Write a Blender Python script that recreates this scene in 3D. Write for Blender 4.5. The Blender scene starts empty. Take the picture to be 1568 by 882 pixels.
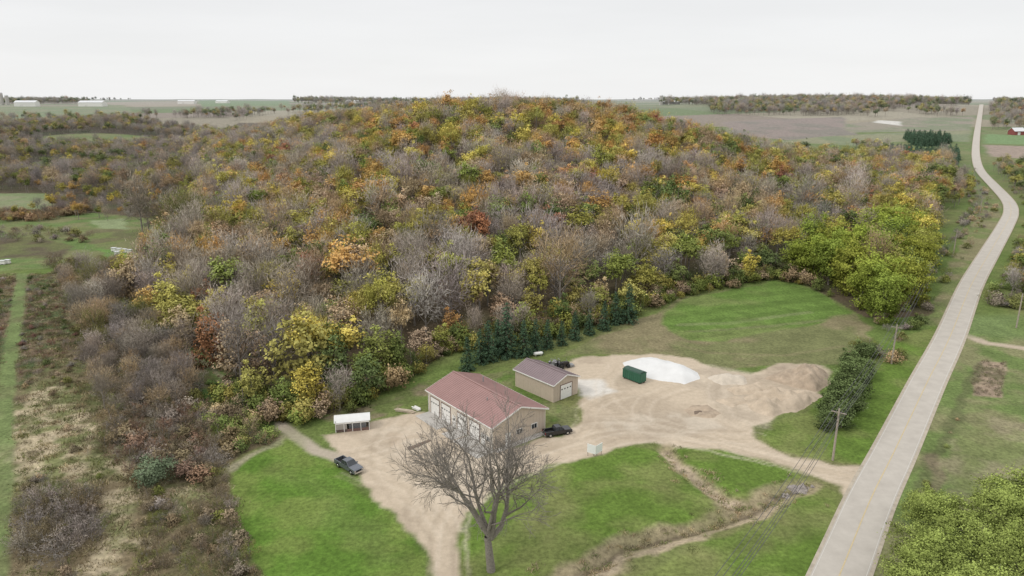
import bpy, math, random, bmesh
import numpy as np
from mathutils import Vector, Matrix
random.seed(7)
rng=np.random.default_rng(7)
scene=bpy.context.scene
# ---------------------------------------------------------------- survey
FL=1079.0; TH=math.radians(15.1); CZ=60.0
ST,CT=math.sin(TH),math.cos(TH)
def ray(u,v):
    dx=(u-784)/FL; dy=(441-v)/FL
    return dx, CT+dy*ST, -ST+dy*CT
def G0(u,v,z=0.0):
    a,b,c=ray(u,v); t=(z-CZ)/c
    return (a*t,b*t)
def ss(a,b,v):
    t=np.clip((v-a)/(b-a),0,1); return t*t*(3-2*t)
_lat=np.random.default_rng(3).random((256,256))
def vn(x,y,s,o=0):
    x=x/s+o*17.37+500.3; y=y/s+o*9.71+500.7
    xi=np.floor(x).astype(int); yi=np.floor(y).astype(int)
    fx=x-xi; fy=y-yi; fx=fx*fx*(3-2*fx); fy=fy*fy*(3-2*fy)
    a=_lat[xi%256,yi%256]; b=_lat[(xi+1)%256,yi%256]; c=_lat[xi%256,(yi+1)%256]; d=_lat[(xi+1)%256,(yi+1)%256]
    return (a*(1-fx)+b*fx)*(1-fy)+(c*(1-fx)+d*fx)*fy
def fbm(x,y,s,o=0,n=4):
    r=0;a=.5;t=0
    for i in range(n):
        r=r+a*vn(x,y,s,o+i*3); t+=a; a*=.5; s=s*.5
    return r/t
def segdist(X,Y,P):
    d=np.full(X.shape,1e9)
    for (x0,y0),(x1,y1) in zip(P[:-1],P[1:]):
        ex,ey=x1-x0,y1-y0; L=ex*ex+ey*ey+1e-9
        t=np.clip(((X-x0)*ex+(Y-y0)*ey)/L,0,1)
        d=np.minimum(d,(X-x0-t*ex)**2+(Y-y0-t*ey)**2)
    return np.sqrt(d)
def inside(X,Y,P):
    c=np.zeros(X.shape,bool); n=len(P)
    for i in range(n):
        x0,y0=P[i]; x1,y1=P[(i+1)%n]
        if y0==y1: continue
        k=((y0>Y)!=(y1>Y))&(X<(x1-x0)*(Y-y0)/(y1-y0)+x0)
        c^=k
    return c
DITCH=[[G0(*p) for p in [(1022,688),(1040,712),(1075,735),(1108,758),(1130,775),(1150,782)]],
       [G0(*p) for p in [(840,900),(905,868),(960,832),(1040,812),(1110,795),(1165,772),(1200,752),(1230,742)]]]
XWY=[100,125,182,225,331,450,560,750,1000]; XWX=[-40,-45,-95,-125,-150,-195,-250,-350,-430]
def H(x,y):
    x=np.asarray(x,float); y=np.asarray(y,float)
    E=np.interp(x,[-200,-45,0,50,100,200,300],[140,125,160,205,228,300,380])
    xw=np.interp(y,XWY,XWX); ww=np.interp(y,[200,450,560],[150,190,210])
    hill=40.5*ss(E-5,E+340,y)*ss(xw,xw+ww,x)*(1-ss(40,275,x))*(1-.5*ss(640,880,y))
    a=np.interp(x,[-300,0,200],[430,450,480]); b=np.interp(x,[-300,0,200],[1780,1350,1500])
    base=41*ss(a,b,y)
    z=base+hill*(1-base/41)
    z=z+(fbm(x,y,420,1,3)-.5)*14*ss(1000,2000,y)*(1-.8*ss(450,800,x)*(1-ss(1500,1800,y)))
    z=z+(fbm(x,y,100,5,3)-.5)*13*np.clip(hill/22,0,1)+(fbm(x,y,190,15,2)-.5)*30*ss(420,650,y)*(1-ss(1000,1300,y))*(1-ss(-330,-230,x))
    z=z+10*np.exp(-((x-690)/330)**2-((y-1560)/260)**2)
    z=z+8*np.exp(-((x+1100)/500)**2-((y-2900)/400)**2)
    m=(y<140)&(y>60)&(x>-10)&(x<75)
    if np.any(m):
        zz=np.zeros(x.shape)
        for D in DITCH:
            d=segdist(x,y,D); zz=np.minimum(zz,-1.1*np.exp(-(d/1.9)**2))
        z=z+np.where(m,zz,0)
    return z
def Hs(x,y): return float(H(np.array([x]),np.array([y]))[0])
def G(u,v):
    a,b,c=ray(u,v)
    t=60*1.012**np.arange(420)
    z=CZ+c*t; h=H(a*t,b*t)
    k=np.where(z<=h)[0]
    if len(k)==0: k=[len(t)-1]
    k=k[0]; t0=t[max(k-1,0)]; t1=t[k]
    for _ in range(14):
        m=(t0+t1)/2
        if CZ+c*m<=Hs(a*m,b*m): t1=m
        else: t0=m
    return (a*t1,b*t1)
def GP(L): return [G(*p) for p in L]
# ---------------------------------------------------------------- helpers
def link(o,parent=None):
    scene.collection.objects.link(o)
    if parent: o.parent=parent
    return o
class MB:
    def __init__(s): s.v=[];s.f=[];s.m=[]
    def add(s,vs,fs,m=0):
        o=len(s.v); s.v+= [tuple(map(float,p)) for p in vs]
        for f in fs: s.f.append([i+o for i in f]); s.m.append(m)
    def box(s,x0,x1,y0,y1,z0,z1,m=0):
        s.add([(x0,y0,z0),(x1,y0,z0),(x1,y1,z0),(x0,y1,z0),(x0,y0,z1),(x1,y0,z1),(x1,y1,z1),(x0,y1,z1)],
              [(0,3,2,1),(4,5,6,7),(0,1,5,4),(1,2,6,5),(2,3,7,6),(3,0,4,7)],m)
    def prism(s,prof,y0,y1,m=0):
        n=len(prof)
        s.add([(x,y0,z) for x,z in prof]+[(x,y1,z) for x,z in prof],
              [tuple(range(n)),tuple(range(2*n-1,n-1,-1))]+[(i,i+n,(i+1)%n+n,(i+1)%n) for i in range(n)],m)
    def tube(s,p0,p1,r0,r1,n=6,m=0,cap=True):
        p0=Vector(p0);p1=Vector(p1); d=(p1-p0)
        if d.length<1e-6: return
        d.normalize(); a=d.orthogonal().normalized(); b=d.cross(a)
        vs=[]
        for p,r in((p0,r0),(p1,r1)):
            for i in range(n):
                t=2*math.pi*i/n; vs.append(p+a*math.cos(t)*r+b*math.sin(t)*r)
        fs=[(i,(i+1)%n,(i+1)%n+n,i+n) for i in range(n)]
        if cap: fs+=[tuple(range(n-1,-1,-1)),tuple(range(n,2*n))]
        s.add(vs,fs,m)
    def mesh(s,name,mats,smooth=False):
        me=bpy.data.meshes.new(name); me.from_pydata(s.v,[],s.f)
        for m in mats: me.materials.append(m)
        me.polygons.foreach_set('material_index',np.array(s.m,dtype=np.int32))
        if smooth: me.polygons.foreach_set('use_smooth',np.ones(len(s.f),bool))
        me.update(); return me
    def obj(s,name,mats,parent=None,smooth=False):
        o=bpy.data.objects.new(name,s.mesh(name,mats,smooth)); return link(o,parent)
def mat(name,col,rough=.8,var=.2,scale=2.0,metal=0,bump=0,spec=.3,c2=None,coord='Object'):
    m=bpy.data.materials.new(name); m.use_nodes=True; nt=m.node_tree; b=nt.nodes['Principled BSDF']
    b.inputs['Roughness'].default_value=rough; b.inputs['Metallic'].default_value=metal
    b.inputs['Specular IOR Level'].default_value=spec
    tc=nt.nodes.new('ShaderNodeTexCoord'); no=nt.nodes.new('ShaderNodeTexNoise')
    no.inputs['Scale'].default_value=scale; no.inputs['Detail'].default_value=6; no.inputs['Roughness'].default_value=.65
    nt.links.new(tc.outputs[coord],no.inputs['Vector'])
    r=nt.nodes.new('ShaderNodeValToRGB'); r.color_ramp.elements[0].position=.3; r.color_ramp.elements[1].position=.7
    c2=c2 or [min(1,c*(1+var)) for c in col]
    r.color_ramp.elements[0].color=(*[c*(1-var) for c in col],1); r.color_ramp.elements[1].color=(*c2,1)
    nt.links.new(no.outputs[0],r.inputs[0]); nt.links.new(r.outputs[0],b.inputs['Base Color'])
    if bump:
        bp=nt.nodes.new('ShaderNodeBump'); bp.inputs['Strength'].default_value=bump; bp.inputs['Distance'].default_value=.2
        nt.links.new(no.outputs[0],bp.inputs['Height']); nt.links.new(bp.outputs[0],b.inputs['Normal'])
    return m
# ---------------------------------------------------------------- world, light, camera
w=bpy.data.worlds.new('World'); scene.world=w; w.use_nodes=True; nt=w.node_tree
for n in list(nt.nodes): nt.nodes.remove(n)
out=nt.nodes.new('ShaderNodeOutputWorld')
sky=nt.nodes.new('ShaderNodeTexSky'); sky.sky_type='NISHITA'; sky.sun_disc=False
SUN=Vector((-.62,-.30,.72)).normalized()
sky.sun_elevation=math.asin(SUN.z); sky.sun_rotation=math.atan2(SUN.x,SUN.y)
b1=nt.nodes.new('ShaderNodeBackground'); b1.inputs[1].default_value=.1; nt.links.new(sky.outputs[0],b1.inputs[0])
tc=nt.nodes.new('ShaderNodeTexCoord'); sp=nt.nodes.new('ShaderNodeSeparateXYZ'); nt.links.new(tc.outputs['Generated'],sp.inputs[0])
rp=nt.nodes.new('ShaderNodeValToRGB'); e=rp.color_ramp.elements
e[0].position=0; e[0].color=(.71,.71,.71,1); e[1].position=.9; e[1].color=(1,1,1,1)
e2=rp.color_ramp.elements.new(.14); e2.color=(.675,.675,.678,1)
nt.links.new(sp.outputs[2],rp.inputs[0])
mp=nt.nodes.new('ShaderNodeMapping'); mp.inputs['Scale'].default_value=(2.2,2.2,16); nt.links.new(tc.outputs['Generated'],mp.inputs[0])
no=nt.nodes.new('ShaderNodeTexNoise'); no.inputs['Scale'].default_value=1.6; no.inputs['Detail'].default_value=5; nt.links.new(mp.outputs[0],no.inputs['Vector'])
mr=nt.nodes.new('ShaderNodeMapRange'); mr.inputs['From Min'].default_value=.35; mr.inputs['From Max'].default_value=.65
mr.inputs['To Min'].default_value=.975; mr.inputs['To Max'].default_value=1.015; nt.links.new(no.outputs[0],mr.inputs[0])
ml=nt.nodes.new('ShaderNodeVectorMath'); ml.operation='SCALE'; nt.links.new(rp.outputs[0],ml.inputs[0]); nt.links.new(mr.outputs[0],ml.inputs['Scale'])
b2=nt.nodes.new('ShaderNodeBackground'); b2.inputs[1].default_value=1.32; nt.links.new(ml.outputs[0],b2.inputs[0])
mx=nt.nodes.new('ShaderNodeMixShader'); mx.inputs[0].default_value=.93
nt.links.new(b1.outputs[0],mx.inputs[1]); nt.links.new(b2.outputs[0],mx.inputs[2]); nt.links.new(mx.outputs[0],out.inputs[0])
ld=bpy.data.lights.new('sun','SUN'); ld.energy=1.3; ld.angle=math.radians(12); ld.color=(1,.96,.9)
lo=link(bpy.data.objects.new('sun',ld)); lo.rotation_euler=SUN.to_track_quat('Z','Y').to_euler()
cd=bpy.data.cameras.new('camera'); cd.sensor_width=36; cd.lens=FL/1568*36; cd.clip_start=.5; cd.clip_end=20000
cam=link(bpy.data.objects.new('camera',cd)); cam.location=(0,0,CZ); cam.rotation_euler=(math.pi/2-TH,0,0); scene.camera=cam
scene.view_settings.view_transform='Standard'; scene.view_settings.look='None'; scene.view_settings.exposure=0
# ---------------------------------------------------------------- roads
ROADPX=[(1285,882),(1333,765),(1370,690),(1420,585),(1455,515),(1487,437),(1515,388),(1540,345),(1548,325),(1543,308),(1522,285),(1501,262),(1495,245),(1494,228),(1496,205),(1499,185),(1502,166)]
RC=GP(ROADPX)
d0=(Vector(RC[1])-Vector(RC[0])).normalized()
RC=[tuple(Vector(RC[0])-d0*160),tuple(Vector(RC[0])-d0*60)]+RC
d1=(Vector(RC[-1])-Vector(RC[-2])).normalized(); RC.append(tuple(Vector(RC[-1])+d1*400))
def spline(P,step):
    P=[Vector(p) for p in P]; P=[P[0]*2-P[1]]+P+[P[-1]*2-P[-2]]; out=[]
    for i in range(1,len(P)-2):
        n=max(2,int((P[i+1]-P[i]).length/step))
        for k in range(n):
            t=k/n
            out.append(.5*((2*P[i])+(-P[i-1]+P[i+1])*t+(2*P[i-1]-5*P[i]+4*P[i+1]-P[i+2])*t*t+(-P[i-1]+3*P[i]-3*P[i+1]+P[i+2])*t**3))
    out.append(P[-2]); return np.array([(p[0],p[1]) for p in out])
RS=spline(RC,2.5)
def ribbon(name,S,offs,zo,m,parent=None):
    T=np.gradient(S,axis=0); T/=np.linalg.norm(T,axis=1)[:,None]; N=np.stack([-T[:,1],T[:,0]],1)
    zc=H(S[:,0],S[:,1]); V=[]
    lift=zo+np.clip(S[:,1]-150,0,None)*.0009
    for o in offs: V.append(np.column_stack([S+N*o,zc+lift]))
    n=len(S);V=np.concatenate(V);F=[]
    for k in range(len(offs)-1):
        for i in range(n-1): F.append((k*n+i,(k+1)*n+i,(k+1)*n+i+1,k*n+i+1)[::-1])
    me=bpy.data.meshes.new(name); me.from_pydata(V.tolist(),[],F); me.materials.append(m); me.update()
    return link(bpy.data.objects.new(name,me),parent)
m_road=mat('asphalt_pale',(.42,.385,.34),.9,.06,.35,c2=(.48,.445,.395))
m_shoulder=mat('gravel_shoulder',(.40,.35,.28),.95,.2,.8)
m_yel=mat('road_paint_yellow',(.50,.41,.25),.8,.12,3)
m_wht=mat('road_paint_white',(.56,.54,.50),.8,.12,2)
ribbon('road_shoulder',RS,[-3.6,3.6],.045,m_shoulder)
ribbon('road',RS,[-3.1,0,3.1],.075,m_road)
RN=RS[RS[:,1]<420]
ribbon('road_center_line',RN,[-.10,.08],.09,m_yel)
ribbon('road_edge_line',RN,[2.85,2.92],.09,m_wht); ribbon('road_edge_line',RN,[-2.92,-2.85],.09,m_wht)
# ---------------------------------------------------------------- ground
ys=[-120+2.5*i for i in range(int(180/2.5))]; y=60.
while y<9000: ys.append(y); y+=max(.38,.0047*y)
ys=np.array(ys); nc=800; s=np.linspace(-1,1,nc)
Yg=np.repeat(ys[:,None],nc,1); Xg=s[None,:]*(75+np.abs(Yg)*.95)
X=Xg.ravel();Y=Yg.ravel();Z=H(X,Y)
C=np.zeros((len(X),3)); GR=np.zeros(len(X))
def lerp(a,b,m): return a*(1-m)+b*m
GREEN=np.array((.11,.155,.042)); GREEN2=np.array((.155,.165,.065))
n1=fbm(X,Y,25,20)[:,None]
C[:]=lerp(GREEN,GREEN2,np.clip((n1-.35)*3,0,1))
far=Y>1000
ang=.35; U=(X*math.cos(ang)+Y*math.sin(ang)+60*(vn(X,Y,300,4)-.5)); V=(-X*math.sin(ang)+Y*math.cos(ang))
ci=(np.floor(U/260)*7+np.floor(V/170)*13).astype(int)%9
pal=np.array([(.15,.18,.09),(.27,.235,.165),(.12,.165,.06),(.24,.21,.15),(.18,.19,.10),(.29,.26,.19),(.15,.165,.09),(.22,.18,.14),(.16,.185,.09)])
C=np.where(far[:,None],pal[ci],C)
def paint(P,c1,c2=None,cs=12,soft=1.0,warp=1.5,ws=6,amt=1.0,gravel=None,thr=.5,stripe=None):
    global C
    A=np.array(P); pad=warp+soft+2
    k=np.where((X>A[:,0].min()-pad)&(X<A[:,0].max()+pad)&(Y>A[:,1].min()-pad)&(Y<A[:,1].max()+pad))[0]
    if len(k)==0: return
    x=X[k];y=Y[k]
    xw=x+(fbm(x,y,ws,31)-.5)*4*warp; yw=y+(fbm(x,y,ws,47)-.5)*4*warp
    d=segdist(xw,yw,list(P)+[P[0]]); d=np.where(inside(xw,yw,P),d,-d)
    m=np.clip(d/soft+.5,0,1)*amt
    c1=np.array(c1)[None]
    if c2 is not None:
        f=np.clip((fbm(x,y,cs,11)-thr)*5+.5,0,1)[:,None]; c1=lerp(c1,np.array(c2)[None],f)
    if stripe:
        a,per,am=stripe; q=x*math.cos(a)+y*math.sin(a)+vn(x,y,40,2)*3
        c1=c1*(1+am*np.clip(3*np.sin(q*2*math.pi/per),-1,1)*(.5+vn(x,y,15,8)))[:,None]
    C[k]=lerp(C[k],c1,m[:,None])
    if gravel is not None: GR[k]=lerp(GR[k],gravel,m)
def line(P,w,c,amt=1,warp=.4,soft=.8,gravel=None):
    A=np.array(P); k=np.where((X>A[:,0].min()-w-4)&(X<A[:,0].max()+w+4)&(Y>A[:,1].min()-w-4)&(Y<A[:,1].max()+w+4))[0]
    x=X[k];y=Y[k]; xw=x+(fbm(x,y,5,61)-.5)*4*warp; yw=y+(fbm(x,y,5,67)-.5)*4*warp
    d=segdist(xw,yw,P); m=np.clip((w/2-d)/soft+.5,0,1)*amt*(.5+1.0*vn(x,y,7,9)).clip(0,1)
    C[k]=lerp(C[k],np.array(c)[None],m[:,None])
    if gravel is not None: GR[k]=lerp(GR[k],gravel,m)
def edgeY(x): return np.interp(x,[-110,-60,-45,-33,-22,-16,7,32,54,90,98,100,130],[140,128,125,128,147,162,172,192,214,235,226,190,192])
def xE(y): return np.interp(y,[185,231,331,447,600,760],[118,138,200,276,370,430])
def yB(x): return np.interp(x,[80,160,250,420],[1150,800,680,600])
FIELD_L=GP([(-160,297),(72,296),(78,312),(45,328),(-160,330)])
GREEN_TREES=[(1238,425,1.05),(1268,436,1.15),(1300,450,1.2),(1332,472,1.2),(1352,494,1.0),(1388,468,1.1),(1300,420,1.25),(1345,432,1.3),(1392,432,1.2),(1330,402,1.35),(1378,402,1.25),(1270,408,1.15),(1218,420,.85),(1240,400,1.1),(1410,410,1.1),(1355,380,1.3)]
GTW=[G0(u,v) for u,v,s_ in GREEN_TREES]
def main_forest(x,y):
    return (y>edgeY(x))&(x>np.interp(y,XWY,XWX)-4)&(x<xE(y))&(y<yB(x))
def left_forest(x,y):
    e=np.interp(x,[-900,-420,-330,-250,-200],[385,372,365,362,350])
    m=(y>e)&(y<1060+160*(fbm(x,y,200,9)-.5))&(x<np.interp(y,XWY,XWX))
    return m&(fbm(x,y,120,14,2)<.68)&~inside(x,y,FIELD_L)
fm=(main_forest(X,Y)|left_forest(X,Y))
C[fm]=lerp(np.array((.10,.078,.05)),np.array((.075,.08,.038)),np.clip((n1[fm]-.4)*4,0,1))
# left lowland scrub
paint([G0(*p) for p in [(-120,430),(60,418),(240,425),(255,500),(330,570),(420,640),(430,665),(350,705),(345,760),(385,850),(405,920),(-200,920)]],(.16,.128,.078),(.115,.125,.053),6,1.5,2,8)
paint([G0(*p) for p in [(-100,470),(30,420),(95,430),(120,520),(60,580),(-100,640)]],(.15,.11,.075),(.08,.105,.045),5,2,2,6)
paint([G0(*p) for p in [(100,425),(240,425),(255,500),(300,560),(315,640),(240,640),(170,640),(130,560)]],(.13,.10,.07),(.10,.09,.05),5,2,2,6)
TANP=([(45,600),(95,590),(130,640),(150,710),(115,740),(60,735),(25,750),(10,650)],[(140,770),(200,750),(214,800),(210,890),(100,890),(160,830)],[(250,740),(310,735),(320,760),(265,775)],[(150,700),(180,690),(185,735),(160,745)],[(-60,600),(0,600),(0,740),(-60,800)])
for P in TANP: paint([G0(*p) for p in P],(.41,.345,.235),(.16,.17,.075),3,2,2.5,5,.95,thr=.52)
STRIP=[G0(*p) for p in [(-10,900),(5,640),(12,560),(28,470),(33,420)]]
line(STRIP,3.4,(.14,.185,.07),.95)
line([G0(*p) for p in [(50,900),(35,740),(50,600),(65,520)]],1.2,(.28,.24,.15),.5)
paint([G0(*p) for p in [(300,590),(330,570),(380,620),(420,650),(350,680),(320,650)]],(.07,.14,.04),(.11,.11,.05),4,1.5,1.5,5,.9)
TRACK=[G0(*p) for p in [(225,480),(270,520),(340,575),(400,625),(430,650)]]
line(TRACK,3.2,(.12,.165,.055),1)
line([G0(*p) for p in [(300,545),(345,580),(405,628),(432,652)]],1.0,(.32,.27,.2),.7)
# meadow left
paint(GP([(-120,332),(60,332),(150,326),(230,335),(320,325),(315,350),(250,362),(215,385),(222,418),(100,412),(-80,418)]),(.115,.17,.055),(.165,.17,.08),14,2,3,12)
paint(GP([(-50,366),(60,364),(110,376),(90,394),(-50,396)]),(.10,.08,.055),(.12,.125,.055),8,2,3,8,.9)
paint(GP([(90,345),(150,350),(240,350),(300,340),(240,368),(150,372)]),(.13,.12,.065),(.14,.17,.06),8,2,3,8,.8)
paint(GP([(140,338),(190,335),(195,350),(150,350)]),(.21,.25,.13),None,8,2,2,8)
paint(GP([(150,380),(215,388),(218,418),(170,412)]),(.12,.21,.055),None,8,2,2,8)
paint(FIELD_L,(.17,.21,.10),(.20,.21,.12),14,3,3,12)
# lawns
LW1=(.105,.165,.032); LW2=(.158,.188,.06)
paint([G0(*p) for p in [(352,735),(390,690),(440,668),(500,690),(545,740),(600,785),(640,822),(665,900),(405,900),(385,850),(355,780)]],(.094,.168,.028),(.135,.185,.045),7,.8,.7,5)
paint([G0(*p) for p in [(700,900),(702,830),(735,775),(830,718),(960,684),(1018,690),(1060,730),(1110,765),(1060,800),(950,820),(850,870),(820,900)]],LW1,LW2,9,.8,.5,5)
paint([G0(*p) for p in [(1035,685),(1130,690),(1230,728),(1290,760),(1275,830),(1235,900),(960,900),(1040,850),(1180,790),(1210,755),(1120,760),(1060,720)]],LW1,LW2,9,.8,.5,5)
paint([G0(*p) for p in [(1165,660),(1240,625),(1270,590),(1290,560),(1340,530),(1430,500),(1430,520),(1390,600),(1345,690),(1325,712),(1270,708),(1190,690)]],LW1,LW2,9,.8,.5,5)
line([G0(*p) for p in [(720,860),(800,820),(850,780)]],5,(.17,.165,.075),.55,2,3); line([G0(*p) for p in [(870,760),(960,740),(1040,760)]],4,(.16,.165,.065),.5,2,3)
line([G0(*p) for p in [(1060,850),(1150,830),(1240,790)]],4,(.17,.165,.075),.55,2,3); line([G0(*p) for p in [(420,720),(500,760),(590,850)]],4,(.15,.18,.06),.4,2,3)
# upper field
paint([G0(*p) for p in [(850,545),(900,520),(975,490),(1050,455),(1190,430),(1235,434),(1335,500),(1330,540),(1290,560),(1180,556),(1100,565),(1040,545),(960,542)]],(.15,.16,.07),(.20,.175,.10),10,1,1,8)
paint([G0(*p) for p in [(1020,505),(1010,480),(1060,455),(1190,430),(1233,434),(1300,478),(1250,498),(1180,508),(1110,522),(1050,520)]],(.108,.172,.04),(.145,.185,.06),12,1.5,1,8,stripe=(1.9,9,.07))
line([G0(*p) for p in [(1040,498),(1120,495),(1240,478)]],2.2,(.19,.22,.10),.6)
line([G0(*p) for p in [(1060,508),(1180,500),(1260,490)]],1.6,(.17,.17,.09),.5)
line([G0(*p) for p in [(985,490),(1010,520),(1080,540),(1200,545),(1290,530)]],1.4,(.22,.19,.11),.5)
line([G0(*p) for p in [(975,500),(1000,530),(1060,552)]],1.4,(.22,.19,.11),.5)
line([G0(*p) for p in [(560,625),(650,592),(720,570),(830,535),(960,500)]],3.0,(.14,.16,.06),.7)
paint([G0(*p) for p in [(500,640),(560,650),(620,622),(665,600),(650,580),(590,615),(520,625)]],(.12,.15,.05),(.19,.16,.10),4,1,1,4)
# right side land
paint([G0(*p) for p in [(1470,520),(1700,470),(1700,900),(1330,900),(1380,760),(1430,620)]],(.13,.178,.058),(.19,.19,.095),8,1,1,8)
paint([G0(*p) for p in [(1430,720),(1480,650),(1600,640),(1600,720),(1500,770)]],(.17,.185,.08),(.24,.21,.135),5,2,2,6,.7)
paint([G0(*p) for p in [(1492,560),(1510,552),(1542,556),(1535,608),(1488,606)]],(.29,.225,.165),(.16,.14,.085),2,.6,.4,4)
line([G0(*p) for p in [(1475,512),(1510,525),(1570,533),(1650,540)]],3.0,(.42,.35,.27),1,gravel=1)
line([G0(*p) for p in [(1400,780),(1430,700),(1460,640),(1500,560)]],2.0,(.10,.11,.05),.7,.8)
line([G0(*p) for p in [(1430,700),(1440,735),(1420,760)]],2.0,(.16,.12,.09),.6,.8)
paint(GP([(1440,500),(1480,430),(1530,345),(1535,312),(1480,262),(1440,262),(1500,320),(1440,430),(1415,500)]),(.145,.175,.065),(.20,.185,.10),9,1,1,8)
def fp(px,c1,c2=None,cs=40,stripe=None): paint(GP(px),c1,c2,cs,6,4,60,stripe=stripe)
fp([(1110,187),(1180,182),(1290,179),(1300,200),(1330,216),(1200,214),(1120,205)],(.23,.185,.16),(.185,.165,.135))
fp([(1290,190),(1400,180),(1490,178),(1490,200),(1300,203)],(.17,.19,.11),(.24,.21,.16))
fp([(1180,216),(1320,205),(1490,200),(1488,218),(1400,216),(1330,224)],(.16,.19,.10),(.21,.21,.12))
fp([(1380,186),(1345,184),(1335,187),(1385,193)],(.55,.53,.49))
fp([(1512,222),(1590,225),(1590,245),(1520,240)],(.28,.22,.175))
fp([(1512,205),(1590,208),(1590,222),(1512,220)],(.14,.22,.08))
fp([(1520,180),(1590,180),(1590,188),(1520,190)],(.22,.23,.15))
fp([(-60,164),(190,161),(205,173),(100,180),(-60,180)],(.15,.19,.09),(.19,.20,.11))
fp([(100,157),(300,155),(300,161),(210,164)],(.29,.25,.19))
fp([(300,154),(440,153),(445,162),(310,163)],(.14,.20,.085))
fp([(1500,480),(1570,480),(1600,520),(1500,515)],(.14,.19,.07))
# yard
YARD=[(1338,712),(1290,716),(1215,700),(1165,675),(1158,655),(1185,640),(1225,622),(1252,600),(1270,575),(1255,560),(1190,556),(1150,575),(1090,562),(1060,548),(1010,543),(960,545),(905,545),(872,552),(852,560),(880,580),(900,600),(888,625),(890,648),(862,672),(838,668),(800,682),(755,690),(700,662),(650,632),(600,640),(565,650),(520,662),(490,668),(512,690),(540,715),(555,745),(600,785),(640,822),(660,860),(668,905),(716,905),(703,860),(700,820),(720,785),(770,745),(830,720),(900,700),(960,682),(1000,676),(1040,685),(1100,690),(1160,700),(1230,725),(1285,745),(1305,770),(1345,760)]
paint([G0(*p) for p in YARD],(.48,.40,.305),(.40,.33,.25),7,.9,.8,4,gravel=1,thr=.55)
line([G0(*p) for p in [(430,650),(455,672),(485,690),(520,702)]],2.6,(.38,.33,.26),1,gravel=1)
paint([G0(*p) for p in [(885,583),(925,580),(940,598),(905,612),(888,605)]],(.58,.55,.50),None,8,1.2,.8,4,gravel=1)
paint([G0(*p) for p in [(690,690),(760,700),(820,690),(760,740),(700,770),(650,750)]],(.53,.46,.37),None,8,3,1,6,.5)
paint([G0(*p) for p in [(1010,570),(1100,560),(1180,575),(1230,600),(1160,650),(1100,640),(1080,600)]],(.52,.445,.35),(.38,.32,.25),4,3,1.5,6,.7)
paint([G0(*p) for p in [(560,660),(640,650),(700,680),(680,720),(600,700)]],(.41,.33,.25),(.52,.45,.36),4,3,1.5,6,.5)
paint([G0(*p) for p in [(930,640),(1060,630),(1130,655),(1020,668),(940,665)]],(.49,.43,.35),(.37,.31,.24),3,3,1.5,6,.7)
paint([G0(*p) for p in [(1150,610),(1230,595),(1265,575),(1258,560),(1190,558),(1170,575)]],(.40,.33,.25),(.31,.25,.19),2.5,2,1,4,.8)
for P,a in (([(1320,735),(1200,705),(1080,680),(990,665),(900,680),(830,705),(760,735),(700,780),(680,830),(690,900)],.42),([(1320,728),(1150,690),(1010,655),(930,650),(880,660)],.36),([(1000,660),(940,620),(930,590),(950,560)],.3),
    ([(1150,670),(1040,665),(990,645),(1000,610),(1050,592)],.3),([(1180,660),(1120,640),(1100,600),(1120,585)],.3),([(540,700),(580,690),(640,670),(690,700),(720,740)],.35),([(530,720),(590,740),(640,760),(680,820)],.35),([(620,640),(590,680),(600,740),(650,790)],.3),([(960,600),(900,620),(880,660),(820,690)],.3),([(1060,660),(980,640),(900,640)],.28),([(720,700),(660,720),(640,790)],.3),([(560,690),(620,720),(700,730)],.3)):
    W=spline([G0(*p) for p in P],4)
    T=np.gradient(W,axis=0);T/=np.linalg.norm(T,axis=1)[:,None];N=np.stack([-T[:,1],T[:,0]],1)
    for o in (-.95,.95,-2.1,2.6):
        line([tuple(q) for q in W+N*o],.5,(.60,.52,.42) if o in(-.95,2.6) else (.30,.245,.18),a,.5,.5)
paint([G0(*p) for p in [(740,575),(785,566),(860,620),(885,628),(880,645),(860,655),(838,640),(835,625),(745,580)]],(.105,.16,.04),(.15,.16,.07),4,.7,.4,3,gravel=0)
for D,ww in((DITCH[0],2.0),(DITCH[1],3.6)):
    line(D,ww+1.6,(.30,.25,.16),.9,1.0,1.2); line(D,1.1,(.12,.095,.065),.85,.6,.6)
line([G0(*p) for p in [(1018,690),(1045,712),(1085,745),(1120,765)]],1.8,(.42,.34,.25),.9,.8)
line([G0(*p) for p in [(870,895),(950,850),(1060,820),(1150,790),(1190,765)]],1.8,(.38,.31,.22),.9,1.0)
line([G0(*p) for p in [(352,720),(380,700),(430,672)]],1.4,(.34,.3,.22),.7,.8)
gz=fbm(X,Y,3.5,77)[:,None]; near=(Y<260)[:,None]&(GR[:,None]<.3)
C=np.where(near,C*(.80+.40*gz),C)
haze_amt=(1-np.exp(-np.clip(Y-300,0,None)/3200))[:,None]; C=lerp(C,np.array((.34,.36,.38))[None],haze_amt*.7)  # aerial haze painted into the ground colour, stronger with distance
nr=len(ys); idx=np.arange(nr*nc).reshape(nr,nc)
Fq=np.stack([idx[:-1,:-1],idx[:-1,1:],idx[1:,1:],idx[1:,:-1]],-1).reshape(-1,4)
me=bpy.data.meshes.new('ground'); me.vertices.add(len(X)); me.vertices.foreach_set('co',np.column_stack([X,Y,Z]).astype(np.float32).ravel())
me.loops.add(Fq.size); me.loops.foreach_set('vertex_index',Fq.ravel().astype(np.int32))
me.polygons.add(len(Fq)); me.polygons.foreach_set('loop_start',(np.arange(len(Fq))*4).astype(np.int32)); me.polygons.foreach_set('loop_total',np.full(len(Fq),4,np.int32))
me.update(calc_edges=True); me.polygons.foreach_set('use_smooth',np.ones(len(Fq),bool))
a=me.attributes.new('Col','FLOAT_COLOR','POINT'); a.data.foreach_set('color',np.column_stack([C,np.ones(len(X))]).astype(np.float32).ravel())
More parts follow.
